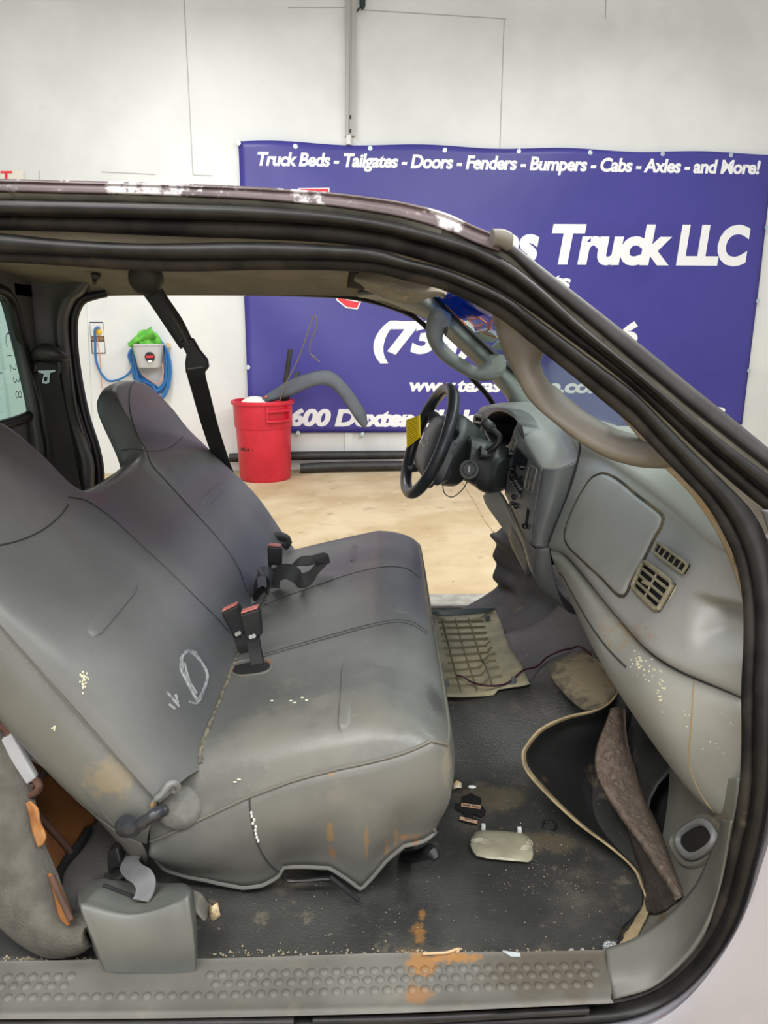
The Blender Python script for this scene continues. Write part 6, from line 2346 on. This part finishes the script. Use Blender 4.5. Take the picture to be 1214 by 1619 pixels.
# crumpled strap and paper under the skirt
mb = MB()
mb.rails([[(296, 1404, 1.13), (318, 1412, 1.12), (332, 1430, 1.12)], [(298, 1430, 1.10), (312, 1440, 1.09), (330, 1452, 1.09)], [(304, 1444, 1.10), (318, 1456, 1.085), (328, 1460, 1.08)],
          [(306, 1466, 1.11), (318, 1468, 1.10), (330, 1462, 1.09)], [(306, 1492, 1.12), (312, 1484, 1.11), (322, 1474, 1.10)]], 20, 30)
tag(mb.build('folded_vinyl', mat('folded_vinyl', (128, 126, 114), .5, var=((108, 106, 98), 8), bump=(170, .3, .001)), solid=.002, loc=at(312, 1490, 1.11)), 'folded grey vinyl scrap hanging under the seat skirt', 'vinyl scrap')
mb = MB()
q = [at(330, 1428, 1.10), at(344, 1426, 1.10), at(349, 1448, 1.09), at(330, 1452, 1.09)]
mb.rails([[q[0], q[0].lerp(q[1], .5) + V((0, -.008, 0)), q[1]], [q[3], q[3].lerp(q[2], .5) + V((0, -.008, 0)), q[2]]], 8, 5)
tag(mb.build('care_label', mat('tan_label', (208, 188, 148), .8, var=((120, 100, 74), 70)), solid=.001, loc=q[3]), 'tan printed paper label beside the folded vinyl scrap', 'label')

# ------------------------------------------------------------------ folded rear jump seat behind the bench
M_CARP = mat('grey_jump_carpet', (94, 91, 84), .98, var=((76, 74, 68), 18), bump=(220, .9, .003), dirt=((114, 108, 96), 7, .6, .2, .5))
M_BRD = mat('brown_board', (138, 88, 42), .8, var=((114, 70, 34), 10), dirt=((84, 50, 28), 7, .6, .15, .6))
M_RUST = mat('rusty_rod', (86, 58, 46), .8, var=((66, 46, 38), 30))
js = thing('jump_seat', 'folded rear jump seat in grey carpet with brown board and rusty frame, behind the bench', 'seat', at(60, 1490, 1.2))
eR = [(-40, 1120), (4, 1166), (30, 1218), (44, 1262), (52, 1300), (62, 1340), (78, 1384), (90, 1425), (100, 1452), (118, 1462), (136, 1462), (137, 1472)]
eL = [(-40, 1130), (-50, 1180), (-50, 1240), (-50, 1290), (-50, 1340), (-40, 1385), (-10, 1425), (20, 1458), (50, 1480), (85, 1496), (120, 1490), (135, 1478)]
yj = lambda y: 1.15 - .16 * min(max((y - 1180) / 310, 0), 1)
jA = [(x, y, yj(y) + .02) for x, y in eL]
jB = [((a * 2 + c) / 3, (b * 2 + d) / 3, yj((b * 2 + d) / 3) - .004) for (a, b), (c, d) in zip(eL, eR)]
jC = [((a + c * 3) / 4, (b + d * 3) / 4, yj((b + d * 3) / 4) - .006) for (a, b), (c, d) in zip(eL, eR)]
jD = [(x, y, yj(y) + .012) for x, y in eR]
mb = MB()
mb.rails([jA, jB, jC, jD], 70, 30)
jb = mb.bvh()
mb.build('carpet_panel', M_CARP, js, solid=.02, off=1)
mb = MB()
wv = dropline([(0, 1446), (30, 1468), (60, 1482), (90, 1484), (110, 1474), (125, 1466)], jb, 30, .0)
mb.tube(wv, .004, 8)
lab(mb.build('carpet_fold', M_CARP, js), 'rounded fold along the carpet hem')
mb = MB()
mb.rails([[(40, 1200, 1.26), (90, 1235, 1.29), (150, 1296, 1.29)], [(40, 1260, 1.19), (80, 1290, 1.22), (130, 1325, 1.24)], [(54, 1310, 1.15), (80, 1335, 1.16), (112, 1352, 1.20)], [(60, 1356, 1.11), (70, 1372, 1.11), (84, 1392, 1.12)]], 30, 24)
brdb = mb.bvh()
mb.build('seat_board', M_BRD, js, solid=.006, off=1)
mb = MB()
mb.rails([[(46, 1268, 1.075), (58, 1280, 1.07), (62, 1300, 1.065), (71, 1322, 1.055), (66, 1336, 1.05)], [(40, 1270, 1.08), (46, 1290, 1.075), (48, 1306, 1.07), (54, 1326, 1.06), (60, 1340, 1.052)]], 20, 6)
lab(mb.build('torn_foam', mat('orange_foam', (160, 112, 66), .9, var=((132, 84, 44), 40)), js, solid=.004), 'torn orange foam edge')
mb = MB()
mb.rails([[(76, 1382, 1.03), (86, 1390, 1.025), (102, 1420, 1.0), (116, 1454, .975)], [(78, 1400, 1.035), (86, 1424, 1.01), (93, 1450, .985), (106, 1464, .972)]], 16, 8)
lab(mb.build('board_flap', M_BRD, js, solid=.004), 'lower brown board flap')
for pts, r in (([(-20, 1140, 1.17), (4, 1146, 1.15), (14, 1152, 1.145), (17, 1166, 1.14)], .010), ([(72, 1222, 1.22), (58, 1236, 1.13), (40, 1252, 1.12), (38, 1258, 1.115), (46, 1258, 1.11), (60, 1250, 1.105), (62, 1242, 1.105), (57, 1234, 1.12)], .007),
               ([(46, 1270, 1.17), (80, 1310, 1.17), (108, 1342, 1.18), (112, 1350, 1.18)], .006), ([(82, 1386, 1.02), (92, 1410, 1.0), (104, 1436, .985), (113, 1456, .97)], .005)):
    mb = MB()
    mb.tube(crom(pts, 30), r, 10)
    mb.build('frame_rod', M_RUST, js)
mb = MB()
q = [at(0, 1170, 1.13), at(17, 1160, 1.13), at(57, 1232, 1.115), at(37, 1245, 1.115)]
mb.hexa(q, [p + V((0, .015, 0)) for p in q])
lab(mb.build('hinge_bracket', mat('pale_grey_steel', (158, 160, 164), .5, dirt=((150, 120, 96), 10, .6, .15, .4)), js, sm=False, bevel=.004), 'pale grey steel hinge bracket')
mb = MB()
mb.rails([[(110, 1350, 1.21), (150, 1300, 1.29), (190, 1320, 1.29), (230, 1345, 1.25)], [(100, 1390, 1.13), (140, 1360, 1.19), (175, 1370, 1.19), (215, 1370, 1.20)], [(98, 1425, 1.08), (130, 1420, 1.09), (160, 1400, 1.15), (205, 1395, 1.15)], [(104, 1455, 1.04), (130, 1458, 1.03), (150, 1440, 1.06), (190, 1420, 1.1)]], 24, 20)
lab(mb.build('carpet_side', mat('dark_jump_carpet', (84, 82, 78), .98, bump=(220, .9, .003)), js, solid=.006, off=1), 'darker carpet side')
mb = MB()
mb.tube(crom([(88, 1388, 1.115), (102, 1364, 1.16), (122, 1340, 1.20), (140, 1312, 1.25)], 20), .009, 8)
lab(mb.build('board_edge', M_DARK, js), 'dark edge strip of the board')
jb2 = thing('rear_belt_buckle', 'small black buckle tucked beside the jump seat behind the bench', 'seat belt buckle', at(178, 1378, 1.16))
mb = MB()
q = [at(168, 1350, 1.15), at(186, 1340, 1.15), at(192, 1366, 1.14), at(170, 1384, 1.14)]
mb.hexa(q, [p + V((0, .03, 0)) for p in q])
mb.build('housing', M_BUCKLE, jb2, sm=False, bevel=.004)
mb = MB()
mb.ribbon([at(176, 1376, 1.15), at(182, 1388, 1.15), at(186, 1396, 1.14)], .03, V((.8, .3, .5)), .002)
mb.build('webbing', M_BELT, jb2)
# lower shield of the bench back
mb = MB()
mb.rails([[(118, 1264, 1.16), (150, 1290, 1.15), (186, 1316, 1.14), (222, 1334, 1.13)], [(128, 1272, 1.17), (165, 1306, 1.16), (200, 1338, 1.15), (232, 1352, 1.14)], [(136, 1278, 1.19), (172, 1316, 1.18), (206, 1356, 1.17), (232, 1372, 1.16)]], 20, 10)
lab(mb.build('back_shield', mat('grey_shield', (92, 94, 90), .5, var=((112, 110, 102), 8)), seat, solid=.004), 'grey plastic shield below the backrest')

# ------------------------------------------------------------------ far side seat belts
sbt = thing('shoulder_belt', 'dark shoulder belt slung from the far roof rail down behind the far headrest', 'seat belt', at(370, 752, 2.58))
mb = MB()
c = at(231, 441, 2.26)
mb.lathe([(0, .028), (.030, .026), (.046, .016), (.052, 0)], c, 26, V((.1, -1, -.35)))
lab(mb.build('anchor_cover', mat('grey_brown_cover', (58, 56, 52), .5), sbt), 'round anchor cover')
mb = MB()
mb.etube([(215, 452, 2.28), (235, 478, 2.28), (258, 512, 2.28), (285, 552, 2.28)], [(248, 440, 2.28), (264, 468, 2.28), (288, 504, 2.28), (306, 540, 2.28)], .012, 14, 24, sq=.7)
armb = mb.bvh()
mb.build('belt_arm', mat('dark_arm_plastic', (48, 47, 45), .45, var=((42, 41, 40), 10)), sbt)
mb = MB()
mb.etube([(268, 500, 2.265), (284, 528, 2.265), (294, 548, 2.265)], [(276, 496, 2.265), (293, 524, 2.265), (302, 544, 2.265)], .008, 10, 14)
lab(mb.build('arm_rib', mat('lighter_arm', (70, 69, 66), .45), sbt), 'raised rib on the arm')
mb = MB()
mb.prism([at(x, y, 2.262) for x, y in ((284, 540), (304, 534), (314, 552), (327, 568), (329, 580), (322, 590), (312, 592), (300, 594), (293, 590), (292, 574), (294, 560))], V((0, .022, 0)))
mb.build('guide_ring', M_BUCKLE, sbt, bevel=.004)
mb = MB()
mb.tube([at(297, 583, 2.258), at(321, 580, 2.258)], .0038, 8)
lab(mb.build('ring_bar', M_CHR, sbt), 'bright bar of the guide ring')
mb = MB()
pw = crom([(309, 584, 2.256), (310, 592, 2.258), (318, 622, 2.33), (334, 680, 2.48), (356, 744, 2.60), (366, 766, 2.62), (380, 800, 2.64)], 40)
mb.ribbon(pw, .058, V((1, -.05, -.1)), .0014)
mb.build('webbing', M_BELT, sbt)

pb2 = thing('pillar_belt', 'black seat belt with steel tongue on the far rear pillar', 'seat belt', at(118, 780, 2.36))
mb = MB()
mb.etube([(60, 566, 2.38), (60, 552, 2.36), (68, 544, 2.35), (82, 544, 2.35), (92, 553, 2.355), (98, 566, 2.37)], [(62, 574, 2.36), (66, 572, 2.345), (72, 572, 2.335), (82, 572, 2.335), (92, 573, 2.345), (98, 574, 2.36)], .03, 14, 30)
lab(mb.build('anchor_cover', mat('soft_black_cover', (52, 52, 52), .45, bump=(260, .3, .001)), pb2), 'domed cover of the belt anchor')
mb = MB()
for a, b in (((57, 575), (93, 575)), ((93, 572), (94, 588)), ((57, 574), (56, 588)), ((56, 588), (93, 589))):
    mb.tube([at(*a, 2.34), at(*b, 2.34)], .008, 8)
mb.build('guide_ring', M_BLK, pb2)
mb = MB()
mb.ribbon(crom([(76, 574, 2.335), (76, 588, 2.33), (82, 620, 2.345), (90, 660, 2.36), (100, 710, 2.37), (112, 770, 2.37), (120, 800, 2.37)], 30), .062, V((1, .1, 0)), .0014)
mb.build('webbing', M_BELT, pb2)
mb = MB()
mb.prism([at(x, y, 2.322) for x, y in ((59, 586), (88, 585), (86, 588), (79, 590), (78, 605), (74, 607), (67, 606), (66, 604), (69, 591), (61, 589))], V((0, .003, 0)))
tg = lab(mb.build('belt_tongue', M_CHR, pb2, sm=False, bevel=.0008), 'steel belt tongue')
mb = MB()
mb.prism([at(x, y, 2.3205) for x, y in ((70, 596), (74.5, 596), (73.5, 603), (69.5, 603))], V((0, .001, 0)))
lab(mb.build('tongue_slot', M_DARK, tg, sm=False), 'dark slot in the tongue')
for o in bpy.data.objects:
    if '_w' in o:
        del o['_w']
